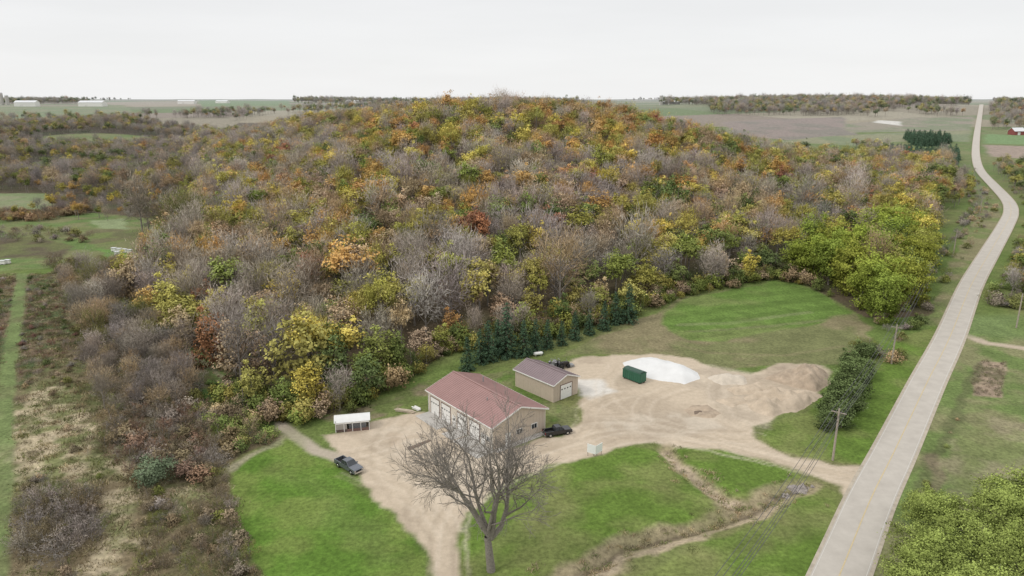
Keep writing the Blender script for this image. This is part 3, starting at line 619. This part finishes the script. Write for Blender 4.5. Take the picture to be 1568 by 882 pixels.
for i,(u,v,s) in enumerate([(1262,657,.6),(1288,655,.85),(1278,632,1.0),(1304,634,.95),(1296,610,1.05),(1316,606,.9),(1306,584,1.0),(1326,578,.75),(1318,556,.85),(1268,642,.8),(1332,548,.6),(1284,614,.85),(1298,566,.75)]): place(pim[i%3],'evergreen_tree',u,v,s=s*random.uniform(.8,1.15),sx=s*1.05)
brm=[leafy('roadside_tree',220+i,h=8.5,rx=4.8,rz=3.8,cz=.55,ncl=170,per=85,ls=.22,csz=.72,mats=[m_bark,m_bg2],low=-.6) for i in range(2)]
for i,(x,y,s) in enumerate([(59,84,1.0),(53,77,1.0),(68.5,86,1.12),(62,77,1.0),(77,90,1.15),(70,79,1.0),(56,70,1.0),(66,70,1),(82,80,1.1),(51,69.5,.95),(92,92,1.1),(48.5,73,.85),(74,84,1.0),(60,90,.7)]): place(brm[i%2],'roadside_tree',xy=(x,y),s=s)
m_gb=leafmat('foliage_grey_green',(.145,.185,.11)); o=place(leafy('round_bush',240,h=5,rx=2.9,rz=2.3,cz=.5,ncl=70,per=60,ls=.22,csz=.6,mats=[m_bark,m_gb],low=-.9),'round_bush',237,745,s=1.1)
m_yt=leafmat('foliage_olive',(.30,.31,.08)); ym=leafy('olive_tree',250,h=11,rx=3,rz=4.4,cz=.58,ncl=60,per=50,ls=.35,csz=.8,mats=[m_bark,m_yt])
for u,v,s in [(285,490,.8),(465,520,.9),(520,530,1.0),(533,465,1.1)]: place(ym,'yellow_leaf_tree',u,v,s=s)
m_bk2=mat('bark_weathered',(.23,.205,.18),.95,.3,5,bump=.4)
def bigtree():
    r=random.Random(5); mb=MB()
    def br(p,d,rad,L,dep):
        segs=5 if dep<3 else 3; q=Vector(p); dd=Vector(d); pts=[(q.copy(),rad)]; jit=.03 if dep==0 else .17
        for i in range(segs):
            dd=(dd+Vector((r.gauss(0,jit),r.gauss(0,jit),r.gauss(0,.12)*(dep>0)+(.08 if dep>0 else 0)-(.05 if dep>3 else 0)))).normalized()
            q=q+dd*L/segs; pts.append((q.copy(),rad*(1-(.6 if dep else .3)*(i+1)/segs)))
        for (a,ra),(b,rb) in zip(pts[:-1],pts[1:]): mb.tube(a,b,max(ra,.024),max(rb,.015),8 if dep<2 else (5 if dep<4 else 3),0,False)
        if dep>=5 or L<.45: return
        n=[0,5,4,4,3][dep]
        for k in range(n):
            t=r.uniform(.3,.95); i=min(int(t*segs),segs-1); a,ra=pts[i]; b,rb=pts[i+1]; f=t*segs-i; P=a.lerp(b,f)
            az=r.uniform(0,6.28)+k*2.4; base=(b-a).normalized(); o1=base.orthogonal().normalized(); o2=base.cross(o1); sp=r.uniform(.45,.95)
            nd=(base*math.cos(sp)+(o1*math.cos(az)+o2*math.sin(az))*math.sin(sp)).normalized()
            br(P,nd,max(ra+(rb-ra)*f,.03)*.62,L*r.uniform(.45,.68),dep+1)
        if dep>0: br(pts[-1][0],dd,pts[-1][1],L*.5,dep+1)
        return pts
    br((0,0,-.3),(0,0,1),.58,5.4,0)
    for az,sp,L,rd in((3.0,.66,9.2,.32),(.1,.76,10.6,.34),(1.5,.2,9.8,.34),(4.6,.35,8.4,.28),(3.5,.30,10.0,.30),(5.9,.40,10.8,.34)):
        br((0,0,4.6),(math.cos(az)*math.sin(sp),math.sin(az)*math.sin(sp),math.cos(sp)),rd,L,1)
    return mb
bt=bigtree(); x,y=G0(752,874); o=bt.obj('leafless_tree',[m_bk2],smooth=True); o.location=(x,y,Hs(x,y)); o.scale=(1.04,1.04,1.04); n_bt=len(bt.f)
# ---------------------------------------------------------------- buildings
m_white=mat('white_metal',(.74,.73,.70),.5,.05,1); m_cream=mat('cream_siding',(.64,.58,.50),.6,.05,1)
m_tan=mat('tan_siding',(.50,.42,.34),.6,.06,1); m_roof=mat('maroon_metal_roof',(.30,.18,.165),.5,.09,.35); m_roof2=mat('mauve_metal_roof',(.22,.17,.175),.5,.08,.4)
m_dark=mat('dark_glass',(.03,.035,.04),.15,.2,2,spec=.6); m_trim=mat('brown_trim',(.16,.10,.085),.6,.1,2)
m_conc=mat('concrete',(.43,.41,.38),.9,.12,.8); m_grey=mat('grey_steel',(.25,.25,.25),.5,.1,2)
def gable(name,org,rot,L,D,wh,rise,walls,gwall,roof,trim,doors=(),gdoors=(),oh=.45,ribs=.6):
    par=link(bpy.data.objects.new(name,None)); par.location=(org[0],org[1],Hs(*org)); par.rotation_euler=(0,0,rot)
    t=.15; mb=MB()
    mb.box(0,L,0,t,-.3,wh,0); mb.box(0,L,D-t,D,-.3,wh,0)
    for x0 in (0,L-t):
        pr=[(t,-.3),(D-t,-.3),(D-t,wh),(D/2,wh+rise),(t,wh)]
        vs=[(x0+.002,y,z) for y,z in pr]+[(x0+t-.002,y,z) for y,z in pr]; n=5
        mb.add(vs,[tuple(range(n))[::-1],tuple(range(n,2*n))]+[(i,(i+1)%n,(i+1)%n+n,i+n) for i in range(n)],1)
    x=.3
    while x<L: mb.box(x,x+.05,-.025,-.001,0,wh,0); x+=.75
    y=.4
    while y<D-.2:
        zt=wh+rise*(1-abs(y-D/2)/(D/2))-.1; mb.box(L+.001,L+.025,y,y+.05,0,zt,1); y+=.75
    mb.obj('walls',[walls,gwall],par)
    rb=MB(); sl=rise/(D/2); th=.1
    for sgn in (0,1):
        def P(x,y,z): return (x,y if sgn==0 else D-y,z)
        ze=wh-oh*sl+.03; zr=wh+rise+.03
        vs=[P(-oh,-oh,ze),P(L+oh,-oh,ze),P(L+oh,D/2,zr),P(-oh,D/2,zr)]; vs+=[(a,b,c+th) for a,b,c in vs]
        rb.add(vs,[(0,1,2,3),(4,7,6,5),(0,4,5,1),(1,5,6,2),(3,2,6,7),(0,3,7,4)],0)
        x=-oh+.1
        while x<L+oh-.05:
            vs=[P(x,-oh,ze+th+.001),P(x+.05,-oh,ze+th+.001),P(x+.05,D/2,zr+th+.001),P(x,D/2,zr+th+.001)]; vs+=[(a,b,c+.045) for a,b,c in vs]
            rb.add(vs,[(4,7,6,5),(0,4,5,1),(1,5,6,2),(0,3,7,4)],0); x+=ribs
        yy0,yy1=(-oh-.06,-oh-.003) if sgn==0 else (D+oh+.003,D+oh+.06); rb.box(-oh,L+oh,yy0,yy1,ze-.12,ze+th-.01,1)
    rb.box(-oh-.01,L+oh+.01,D/2-.18,D/2+.18,wh+rise+.12,wh+rise+.2,0)
    for xe in (-oh-.05,L+oh+.003):
        for sgn in(0,1):
            a=[(-oh,wh-oh*sl-.14),(-oh,wh-oh*sl+.12),(D/2,wh+rise+.12),(D/2,wh+rise-.14)]
            if sgn: a=[(D-q,z) for q,z in a]
            rb.add([(xe,q,z) for q,z in a]+[(xe+.047,q,z) for q,z in a],[(0,1,2,3),(4,7,6,5),(0,4,5,1),(1,5,6,2),(2,6,7,3),(0,3,7,4)],1)
    rb.obj('roof',[roof,trim],par)
    def opening(mode,a,wd,z0,ht,kind):
        q=MB()
        def bx(a0,a1,z0_,z1_,d0,d1,m):
            if mode=='f': q.box(a0,a1,-d1,-d0,z0_,z1_,m)
            else: q.box(L+d0,L+d1,a0,a1,z0_,z1_,m)
        if kind=='garage':
            n=5
            for i in range(n): bx(a,a+wd,z0+ht*i/n+.02,z0+ht*(i+1)/n,.03,.07,0)
            bx(a+.002,a+wd-.002,z0,z0+ht,.026,.045,2)
            for j in range(4): bx(a+wd*(j+.25)/4,a+wd*(j+.75)/4,z0+ht*.66,z0+ht*.74,.071,.08,1)
        elif kind=='door': bx(a,a+wd,z0,z0+ht,.03,.07,0); bx(a+.25,a+wd-.25,z0+ht*.6,z0+ht*.85,.071,.08,1)
        else: bx(a,a+wd,z0,z0+ht,.03,.06,1); bx(a+wd/2-.03,a+wd/2+.03,z0,z0+ht,.061,.075,0)
        bx(a-.12,a,z0,z0+ht+.12,.03,.1,3); bx(a+wd,a+wd+.12,z0,z0+ht+.12,.03,.1,3); bx(a,a+wd,z0+ht,z0+ht+.12,.03,.1,3)
        q.obj({'garage':'garage_door','door':'door'}.get(kind,'window'),[m_white,m_dark,m_grey,m_trim if kind=='garage' else m_white],par)
    for a,wd,z0,ht,k in doors: opening('f',a,wd,z0,ht,k)
    for a,wd,z0,ht,k in gdoors: opening('g',a,wd,z0,ht,k)
    return par
A=G0(657,629); B=G0(752,688); rot=math.atan2(B[1]-A[1],B[0]-A[0])
wk=gable('metal_workshop_building',A,rot,20.8,12.4,4.5,2.1,m_cream,m_tan,m_roof,m_white,
  doors=[(.9,3.0,.05,3.4,'garage'),(4.7,3.0,.05,3.4,'garage'),(8.5,.95,.05,2.1,'door'),(10.1,3.0,.05,3.4,'garage'),(14.0,3.0,.05,3.4,'garage'),(17.7,.95,.05,2.1,'door'),(19.2,.9,1.2,.9,'window')],
  gdoors=[(3.0,.95,.05,2.1,'door'),(5.5,1.2,1.3,.9,'window'),(9,1.2,1.3,.9,'window')])
ap=MB()
for x0,x1,dd in((.3,8.0,3.4),(8.2,9.7,1.6),(9.9,13.3,3.6),(13.6,17.4,3.6),(17.6,21.6,4.0)):
    ap.box(x0,x1,-dd,-.03,-.2,.05+.001*x0,0)
ap.box(20.9,22.2,0,12,-.2,.04,0); ap.obj('concrete_apron',[m_conc],wk)
vp=MB(); vp.tube((6,9,5),(6,9,6.9),.12,.12,8,0); vp.tube((14,4,5.3),(14,4,6.6),.1,.1,8,0); vp.obj('roof_vent',[m_grey],wk)
dsp=MB(); 
for x in(-.0,20.7): dsp.box(x,x+.09,-.12,-.03,0,4.2,0)
dsp.obj('downspout',[m_white],wk)
A2=G0(789,591);B2=G0(848,617); rot2=math.atan2(B2[1]-A2[1],B2[0]-A2[0])
gable('metal_garage_building',A2,rot2,11.6,7.2,3.9,1.35,m_tan,m_tan,m_roof2,m_white,doors=[],gdoors=[(2.0,3.3,.05,3.1,'garage')],oh=.35)
def shed(u,v,rot):
    x,y=G0(u,v); par=link(bpy.data.objects.new('small_white_roof_shed',None)); par.location=(x,y,0); par.rotation_euler=(0,0,rot)
    L,D,h=6.2,3.2,1.9; q=MB()
    n=10; pr=[(D*(i/n),h+.75*math.sin(math.pi*i/n)) for i in range(n+1)]
    vs=[];fs=[]
    for xx in(-.2,L+.2):
        for yy_,zz in pr: vs.append((xx,yy_-.0,zz))
    for i in range(n): fs.append((i,i+1,n+1+i+1,n+1+i))
    vs2=[(a,b,c+.06) for a,b,c in vs]; q.add(vs+vs2,fs+[tuple(k+2*(n+1) for k in f[::-1]) for f in fs],0); q.obj('roof',[mat('white_roof_sheet',(.66,.66,.64),.5,.05,1)],par)
    q=MB(); q.box(0,L,D-.08,D,.0,h,0); q.box(0,.08,.08,D-.08,0,h+.3,0)
    for i in range(5): q.box(i*(L-.1)/4,i*(L-.1)/4+.1,0,.1,0,h+.1,1)
    q.box(0,L,.0,.08,h-.25,h,1); q.box(.1,2.1,.02,.06,0,h-.25,0); q.box(.12,L-.12,.02,.07,0,.55,2); q.box(L-.08,L,.1,D-.1,0,.9,0); q.obj('walls',[mat('weathered_siding',(.30,.28,.25),.8,.15,2),m_white,m_trim],par)
    q=MB(); q.box(2.4,5.6,.8,2.4,0.02,1.2,0); q.box(.6,1.8,1,2.2,.02,1.4,1); q.obj('stored_goods',[m_grey,m_trim],par)
shed(514,663,math.radians(12))
def bh(name,u,v,L,D,wh,rise,wall,roof,rot=0): return gable(name,G(u,v),rot,L,D,wh,rise,wall,wall,roof,m_white,doors=[(L*.3,4,.05,3.4,'garage')],gdoors=[],ribs=3)
m_bred=mat('barn_red',(.25,.08,.07),.7,.1,1); m_groof=mat('galvanised_roof',(.62,.63,.64),.4,.05,1)
bh('white_barn',120,163,55,22,9,4,m_white,m_groof,.0); bh('white_barn',22,163,45,20,9,4,m_white,m_groof,.1); bh('white_barn',272,159,50,18,8,3,m_white,m_groof)
bh('farm_shed',330,158,40,18,6,3,m_white,m_groof,-.2); bh('farm_shed',525,158,50,20,6,4,m_white,m_groof); bh('farm_house',1350,231,12,8,4.5,2.6,m_white,m_groof,.3); bh('red_barn',1553,207,16,10,5,4,m_bred,m_groof,.2); bh('farm_shed',1015,160,40,16,6,3,m_grey,m_groof)
for u,h in((4,28),(12,22),(1012,20)):
    x,y=G(u,161); q=MB(); q.tube((0,0,-1),(0,0,h),4,4,16,0)
    for i in range(4):
        a0,a1=i*math.pi/8,(i+1)*math.pi/8; q.tube((0,0,h+4*math.sin(a0)*.8),(0,0,h+4*math.sin(a1)*.8),4*math.cos(a0),4*math.cos(a1)+.01,16,1,False)
    for i in range(8): q.tube((0,0,i*h/8),(0,0,i*h/8+.3),4.08,4.08,16,1,False)
    o=q.obj('silo',[m_conc,m_groof]); o.location=(x,y,Hs(x,y))
# ---------------------------------------------------------------- poles and wires
m_wood=mat('pole_wood',(.36,.31,.26),.9,.2,3); m_wire=mat('wire',(.07,.07,.07),.6,.1,1)
def pole(x,y,ang,h=9.6):
    q=MB(); q.tube((0,0,-.5),(0,0,h),.21,.15,8,0); q.box(-1.2,1.2,-.07,.07,h-.75,h-.6,0)
    for a in(-1.1,-.4,.4,1.1): q.tube((a,0,h-.6),(a,0,h-.38),.06,.04,6,1)
    q.tube((-.7,-.08,h-.68),(0,-.16,h-1.3),.03,.03,4,0); q.tube((.7,-.08,h-.68),(0,-.16,h-1.3),.03,.03,4,0)
    o=q.obj('utility_pole',[m_wood,m_grey]); o.location=(x,y,Hs(x,y)); o.rotation_euler=(0,0,ang); return o
P1=Vector(G0(1275,705)); P2=Vector(G0(1365,557)); P0=P1-(P2-P1); PL=[P0*2-P1,P0,P1,P2]+[Vector(G(*p)) for p in [(1418,448),(1460,388),(1500,328),(1490,276)]]
angs=[]
for i,p in enumerate(PL):
    d=(PL[min(i+1,len(PL)-1)]-PL[max(i-1,0)]).normalized(); a=math.atan2(d.y,d.x)+math.pi/2; angs.append(a); pole(p.x,p.y,a)
q=MB(); 
for i in range(len(PL)-1):
    for off,zh in((-1.1,9.2),(-.4,9.2),(.4,9.2),(1.1,9.2),(0,7.4)):
        a=Vector((PL[i].x+math.cos(angs[i])*off,PL[i].y+math.sin(angs[i])*off,Hs(*PL[i])+zh)); b=Vector((PL[i+1].x+math.cos(angs[i+1])*off,PL[i+1].y+math.sin(angs[i+1])*off,Hs(*PL[i+1])+zh))
        pr=a
        for k in range(1,15):
            t=k/14; c=a.lerp(b,t); c.z-=4*1.1*t*(1-t); q.tube(pr,c,.045,.045,3,0,False); pr=c
for gg in((1238,697),(1246,690),(1232,690)):
    gx,gy=G0(*gg); q.tube((P1.x,P1.y,8.6),(gx,gy,0),.035,.035,3,0,False)
q.obj('power_lines',[m_wire])
x,y=G(1556,502); pole(x,y,.9)
# ---------------------------------------------------------------- piles
def pile(name,px,hm,slope,m,lump=.35,ls=2.5,cell=.35):
    P=[G0(*p) for p in px]; A=np.array(P); xs=np.arange(A[:,0].min()-1,A[:,0].max()+1,cell); yy=np.arange(A[:,1].min()-1,A[:,1].max()+1,cell)
    a,b=np.meshgrid(xs,yy); aw=a+(fbm(a,b,3,5)-.5)*1.6; bw=b+(fbm(a,b,3,8)-.5)*1.6
    d=segdist(aw,bw,P+[P[0]]); d=np.where(inside(aw,bw,P),d,-d)
    z=hm*(1-np.exp(-np.clip(d,0,None)*slope/hm)); z=z*(1+lump*2*(fbm(a,b,ls,3)-.5))+np.clip(d,-1,0)*.2-.02+.06*(fbm(a,b,.8,9)-.5)
    n0,n1_=a.shape; V=np.column_stack([a.ravel(),b.ravel(),z.ravel()]); I=np.arange(a.size).reshape(n0,n1_)
    Fs=np.stack([I[:-1,:-1],I[:-1,1:],I[1:,1:],I[1:,:-1]],-1).reshape(-1,4); keep=(d.ravel()[Fs]>-.7).any(1)
    me=bpy.data.meshes.new(name); me.from_pydata(V.tolist(),[],Fs[keep].tolist()); me.materials.append(m); me.polygons.foreach_set('use_smooth',np.ones(len(me.polygons),bool)); me.update(); link(bpy.data.objects.new(name,me))
m_salt=mat('white_lime',(.64,.64,.63),.9,.07,.3,bump=.5); m_dirt=mat('sandy_dirt',(.45,.37,.28),.95,.2,.5,bump=.8); m_dirt2=mat('brown_dirt',(.37,.295,.22),.95,.28,.6,bump=.8); m_pg=mat('pale_gravel',(.52,.46,.38),.95,.12,1,bump=.5); m_dk=mat('dark_soil',(.17,.13,.10),.95,.3,.8,bump=.5)
pile('white_lime_pile',[(955,556),(975,550),(1005,550),(1040,558),(1066,570),(1072,580),(1050,588),(1015,584),(985,576),(960,568)],2.5,.7,m_salt,.35,4)
pile('dirt_pile',[(1172,580),(1195,568),(1240,565),(1266,572),(1272,588),(1250,600),(1212,592)],2.7,1.1,m_dirt2,1.0,3)
pile('dirt_pile',[(1140,608),(1190,594),(1240,600),(1262,606),(1232,626),(1180,638),(1148,626)],1.9,.8,m_dirt,1.1,2.5)
pile('dirt_pile',[(1085,579),(1110,573),(1142,579),(1140,589),(1105,589)],1.9,1.0,m_pg,.5)
pile('dirt_pile',[(1110,596),(1160,587),(1190,594),(1160,604),(1125,604)],1.2,.8,m_dirt,.9,2)
pile('dirt_pile',[(1095,612),(1130,606),(1150,616),(1120,624)],.8,.6,m_dirt,.9,1.5)
pile('rubble_mound',[(1043,628),(1058,620),(1085,621),(1102,632),(1090,640),(1060,638)],.6,.7,m_dirt2,1.2,1.2)
pile('rubble_mound',[(1056,632),(1074,627),(1084,632),(1066,638)],.9,.9,m_dk,.9,1)
pile('soil_mound',[(622,685),(640,678),(655,672),(662,674),(645,684),(628,690)],.35,.4,m_dk,.6,1.2)
# ---------------------------------------------------------------- rocks, sign, lumber, hives
def rocks(name,u,v,n,R,sz,seed):
    r=random.Random(seed); x,y=G0(u,v); q=MB()
    for i in range(n):
        bm=bmesh.new(); bmesh.ops.create_icosphere(bm,subdivisions=2,radius=1); s=sz*r.uniform(.4,1.2); px,py=r.gauss(0,R),r.gauss(0,R*.6); ax=[r.uniform(.6,1.3) for _ in range(3)]
        o=r.uniform(0,99)
        vs=[]
        for vv in bm.verts:
            c=vv.co; k=1+.3*math.sin(c.x*3+o)*math.cos(c.y*4+o*2)+.15*math.sin(c.z*6+o); vs.append((px+c.x*s*ax[0]*k,py+c.y*s*ax[1]*k,s*.3+c.z*s*ax[2]*.7*k))
        q.add(vs,[[w_.index for w_ in f.verts] for f in bm.faces],0); bm.free()
    o=q.obj(name,[mat('field_stone',(.27,.24,.22),.9,.3,1.5)]); o.location=(x,y,Hs(x,y)-.1)
rocks('rock_pile',1228,742,30,1.2,.65,2); rocks('rock_pile',1205,752,10,.8,.4,4)
x,y=G0(912,700); q=MB()
for sg in(-1,1):
    vs=[]
    for yy_ in(0,.08):
        for a,z in((0.02,.5),(1.35,.75),(1.35,2.35),(.02,2.1)): vs.append(((a if sg>0 else -a),a*.5+yy_,z))
    q.add(vs,[(0,1,2,3),(7,6,5,4),(0,4,5,1),(1,5,6,2),(2,6,7,3),(3,7,4,0)],0)
    for a in(.25,1.2): q.box(sg*a-.05,sg*a+.05,a*.5+.09,a*.5+.19,-.2,2.2,1)
o=q.obj('white_yard_sign',[mat('sign_white',(.82,.82,.81),.5,.03,1),m_wood]); o.location=(x,y,0); o.rotation_euler=(0,0,.15)
x,y=G0(620,632); q=MB(); r=random.Random(3)
for i in range(9): 
    a=r.uniform(-.6,.6); q.box(-1.8+a,1.8+a,i%3*.3,i%3*.3+.24,.05+i//3*.13,.15+i//3*.13,0)
o=q.obj('lumber_pile',[mat('lumber',(.45,.38,.29),.8,.15,2)]); o.location=(x,y,0); o.rotation_euler=(0,0,-.3)
x,y=G0(636,628); o=bpy.data.objects.new('lumber_pile',q.mesh('lumber_pile',[m_white])); link(o); o.location=(x,y,0); o.rotation_euler=(0,0,-.75); o.scale=(.5,1,1)
for u,v in((175,385),(183,386),(191,387),(199,388),(180,391),(5,405),(12,404)):
    x,y=G(u,v); q=MB(); q.box(-.9,.9,-.6,.6,.25,.9,0); q.box(-.85,.85,-.55,.55,.92,1.5,0); q.box(-1,1,-.7,.7,1.5,1.62,1)
    for a in(-.7,.7): q.box(a-.1,a+.1,-.5,.5,-.1,.25,2)
    o=q.obj('beehive',[m_white,m_groof,m_wood]); o.location=(x,y,Hs(x,y))
# ---------------------------------------------------------------- dumpster and vehicles
m_dg=mat('green_container_paint',(.035,.12,.075),.5,.15,1.5); m_tire=mat('tire_rubber',(.025,.025,.025),.8,.2,3); m_gp=mat('grey_car_paint',(.14,.15,.17),.25,.05,1,metal=.4,spec=.6); m_bp=mat('black_car_paint',(.02,.02,.022),.2,.05,1,spec=.6); m_chr=mat('chrome',(.6,.6,.6),.2,.05,1,metal=.9); m_red=mat('red_lens',(.4,.02,.02),.3,.05,1)
q=MB(); q.prism([(-2.9,.25),(2.9,.25),(2.9,2.1),(-2.9,2.1)],-1.15,1.15,0)
q.box(-2.95,2.95,-1.24,-1.151,1.98,2.12,0); q.box(-2.95,2.95,1.151,1.24,1.98,2.12,0)
for i in range(9):
    a=-2.75+i*.68; q.box(a,a+.12,-1.22,-1.151,.3,1.97,0); q.box(a,a+.12,1.151,1.22,.3,1.97,0)
for i in range(3): q.box(-2.99,-2.901,-.9+i*.75,-.75+i*.75,.3,2.0,0)
pr=[(-1.1,2.13)]+[(1.1*-math.cos(math.pi*i/8),2.13+.3*math.sin(math.pi*i/8)) for i in range(1,8)]+[(1.1,2.13)]
q.add([(-2.8,a,z) for a,z in pr]+[(2.8,a,z) for a,z in pr],[(i,i+9,i+10,i+1) for i in range(8)]+[tuple(range(9)),tuple(range(17,8,-1))],1)
q.box(-2.8,2.8,-.8,-.6,.05,.25,2); q.box(-2.8,2.8,.6,.8,.05,.25,2)
for a in(-2.4,2.4):
    for b in(-1,1): q.tube((a,b*.95,.15),(a,b*1.1,.15),.15,.15,10,2)
x,y=G0(971,582); o=q.obj('green_dumpster',[m_dg,mat('dark_tarp',(.05,.09,.07),.8,.2,1),m_tire]); o.location=(x,y,0); o.rotation_euler=(0,0,-.85); o.scale=(.85,.9,1.1)
def wheels(q,xs,w=.95,r=.38,m=1,mh=3):
    for a in xs:
        for b in(-1,1):
            q.tube((a,b*(w-.25),r),(a,b*(w+.01),r),r,r,16,m); q.tube((a,b*(w+.011),r),(a,b*(w+.03),r),r*.55,r*.5,10,mh)
def pickup(name,u,v,rot,paint,s=1):
    q=MB(); W=.92
    q.prism([(2.85,.45),(2.85,.95),(2.6,1.1),(1.35,1.18),(-.75,1.18),(-.75,.45)],-W,W,0)
    q.prism([(-.75,.45),(-.75,.72),(-2.8,.72),(-2.8,.45)],-W,W,0)
    q.box(-2.8,-.751,-W,-W+.12,.721,1.22,0); q.box(-2.8,-.751,W-.12,W,.721,1.22,0); q.box(-2.8,-2.7,-W+.121,W-.121,.721,1.2,0)
    q.box(-2.69,-.76,-W+.125,W-.125,.722,.74,4)
    b0=[(1.3,-.86),(1.3,.86),(-.78,.86),(-.78,-.86)]; b1=[(.55,-.70),(.55,.70),(-.62,.70),(-.62,-.70)]
    vs=[(a,b,1.181) for a,b in b0]+[(a,b,1.80) for a,b in b1]; q.add(vs,[(4,5,6,7)],0); q.add(vs,[(0,1,5,4),(1,2,6,5),(2,3,7,6),(3,0,4,7)],2)
    for i in range(4): q.tube(vs[i],vs[i+4],.045,.045,4,0)
    for sg in(-1,1): q.tube((.15,sg*.865,1.18),(.12,sg*.705,1.8),.05,.05,4,0)
    q.add([(.56,-.71,1.80),(.56,.71,1.80),(-.63,.71,1.80),(-.63,-.71,1.80),(.5,-.66,1.86),(.5,.66,1.86),(-.57,.66,1.86),(-.57,-.66,1.86)],[(4,5,6,7),(0,1,5,4),(1,2,6,5),(2,3,7,6),(3,0,4,7)],0)
    q.box(2.86,2.98,-.88,.88,.42,.66,3); q.box(-2.92,-2.81,-.88,.88,.45,.66,3); q.box(2.852,2.875,-.5,.5,.68,.92,4)
    for sg in(-1,1):
        q.box(2.852,2.88,sg*.72-.14,sg*.72+.14,.72,.92,3); q.box(-2.83,-2.802,sg*.82-.08,sg*.82+.08,.8,1.1,5); q.box(.95,1.15,sg*1.02-.1,sg*1.02+.1,1.2,1.38,0)
        for a in(1.85,-1.75):
            n=10; c=[(a+.5*math.cos(math.pi*i/n),.4+.5*math.sin(math.pi*i/n)) for i in range(n+1)]
            yy0=sg*W; q.add([(p_,yy0+sg*.006,z_) for p_,z_ in c],[tuple(range(n+1)) if sg<0 else tuple(range(n,-1,-1))],4)
    wheels(q,(1.85,-1.75))
    o=q.obj(name,[paint,m_tire,m_dark,m_chr,mat('black_plastic',(.02,.02,.02),.8,.1,1),m_red]); x,y=G0(u,v); o.location=(x,y,0); o.rotation_euler=(0,0,rot); o.scale=(s,s,s)
pickup('pickup_truck',534,718,math.radians(-42),m_gp)
pickup('black_pickup_truck',853,665,math.radians(20),m_bp,.95)
def tractor(u,v,rot,col):
    q=MB(); q.prism([(-.4,.6),(1.5,.6),(1.5,1.25),(1.2,1.4),(-.4,1.45)],-.35,.35,0)
    q.prism([(-1.2,.7),(-.4,.7),(-.4,1.1),(-1.2,1.1)],-.5,.5,0)
    for sg in(-1,1):
        q.tube((-.8,sg*.55,.75),(-.8,sg*.95,.75),.75,.75,18,1); q.tube((1.1,sg*.5,.42),(1.1,sg*.75,.42),.42,.42,14,1); q.tube((-.8,sg*.951,.75),(-.8,sg*.97,.75),.35,.3,10,0)
        q.box(-1.25,-.35,sg*.75-.2,sg*.75+.2,1.52,1.58,0); q.tube((-1.1,sg*.45,1.1),(-1.1,sg*.45,2.3),.04,.04,5,2)
    q.box(-1.15,-1.05,-.5,.5,2.28,2.36,2); q.box(-1.0,-.6,-.25,.25,1.12,1.25,2); q.box(-1.05,-.95,-.25,.25,1.25,1.65,2); q.tube((.9,0,1.4),(.9,0,2.1),.04,.04,6,2)
    q.box(1.5,2.6,-.7,.7,.15,.6,2); q.tube((1.3,.4,.8),(2.0,.5,.4),.06,.06,5,0); q.tube((1.3,-.4,.8),(2.0,-.5,.4),.06,.06,5,0); q.tube((-.45,0,1.4),(-.5,0,1.62),.03,.03,5,2)
    o=q.obj('tractor',[col,m_tire,m_grey]); x,y=G0(u,v); o.location=(x,y,0); o.rotation_euler=(0,0,rot)
tractor(862,563,.4,m_bp); tractor(848,562,1.2,m_grey)
q=MB(); q.tube((-1.2,0,.8),(1.2,0,.8),.5,.5,14,0,False)
for sg in(-1,1): q.tube((sg*1.2,0,.8),(sg*1.45,0,.8),.5,.3,14,0,False); q.tube((sg*1.45,0,.8),(sg*1.52,0,.8),.3,.02,14,0); q.box(sg*.8-.08,sg*.8+.08,-.35,.35,0,.4,1)
q.tube((0,0,1.28),(0,0,1.5),.14,.14,8,1)
o=q.obj('propane_tank',[m_white,m_conc]); x,y=G0(824,545); o.location=(x,y,0); o.rotation_euler=(0,0,.3); o.scale=(.8,.8,.8)
print('COUNTS',n_main,n_far,n_bt,len(X))
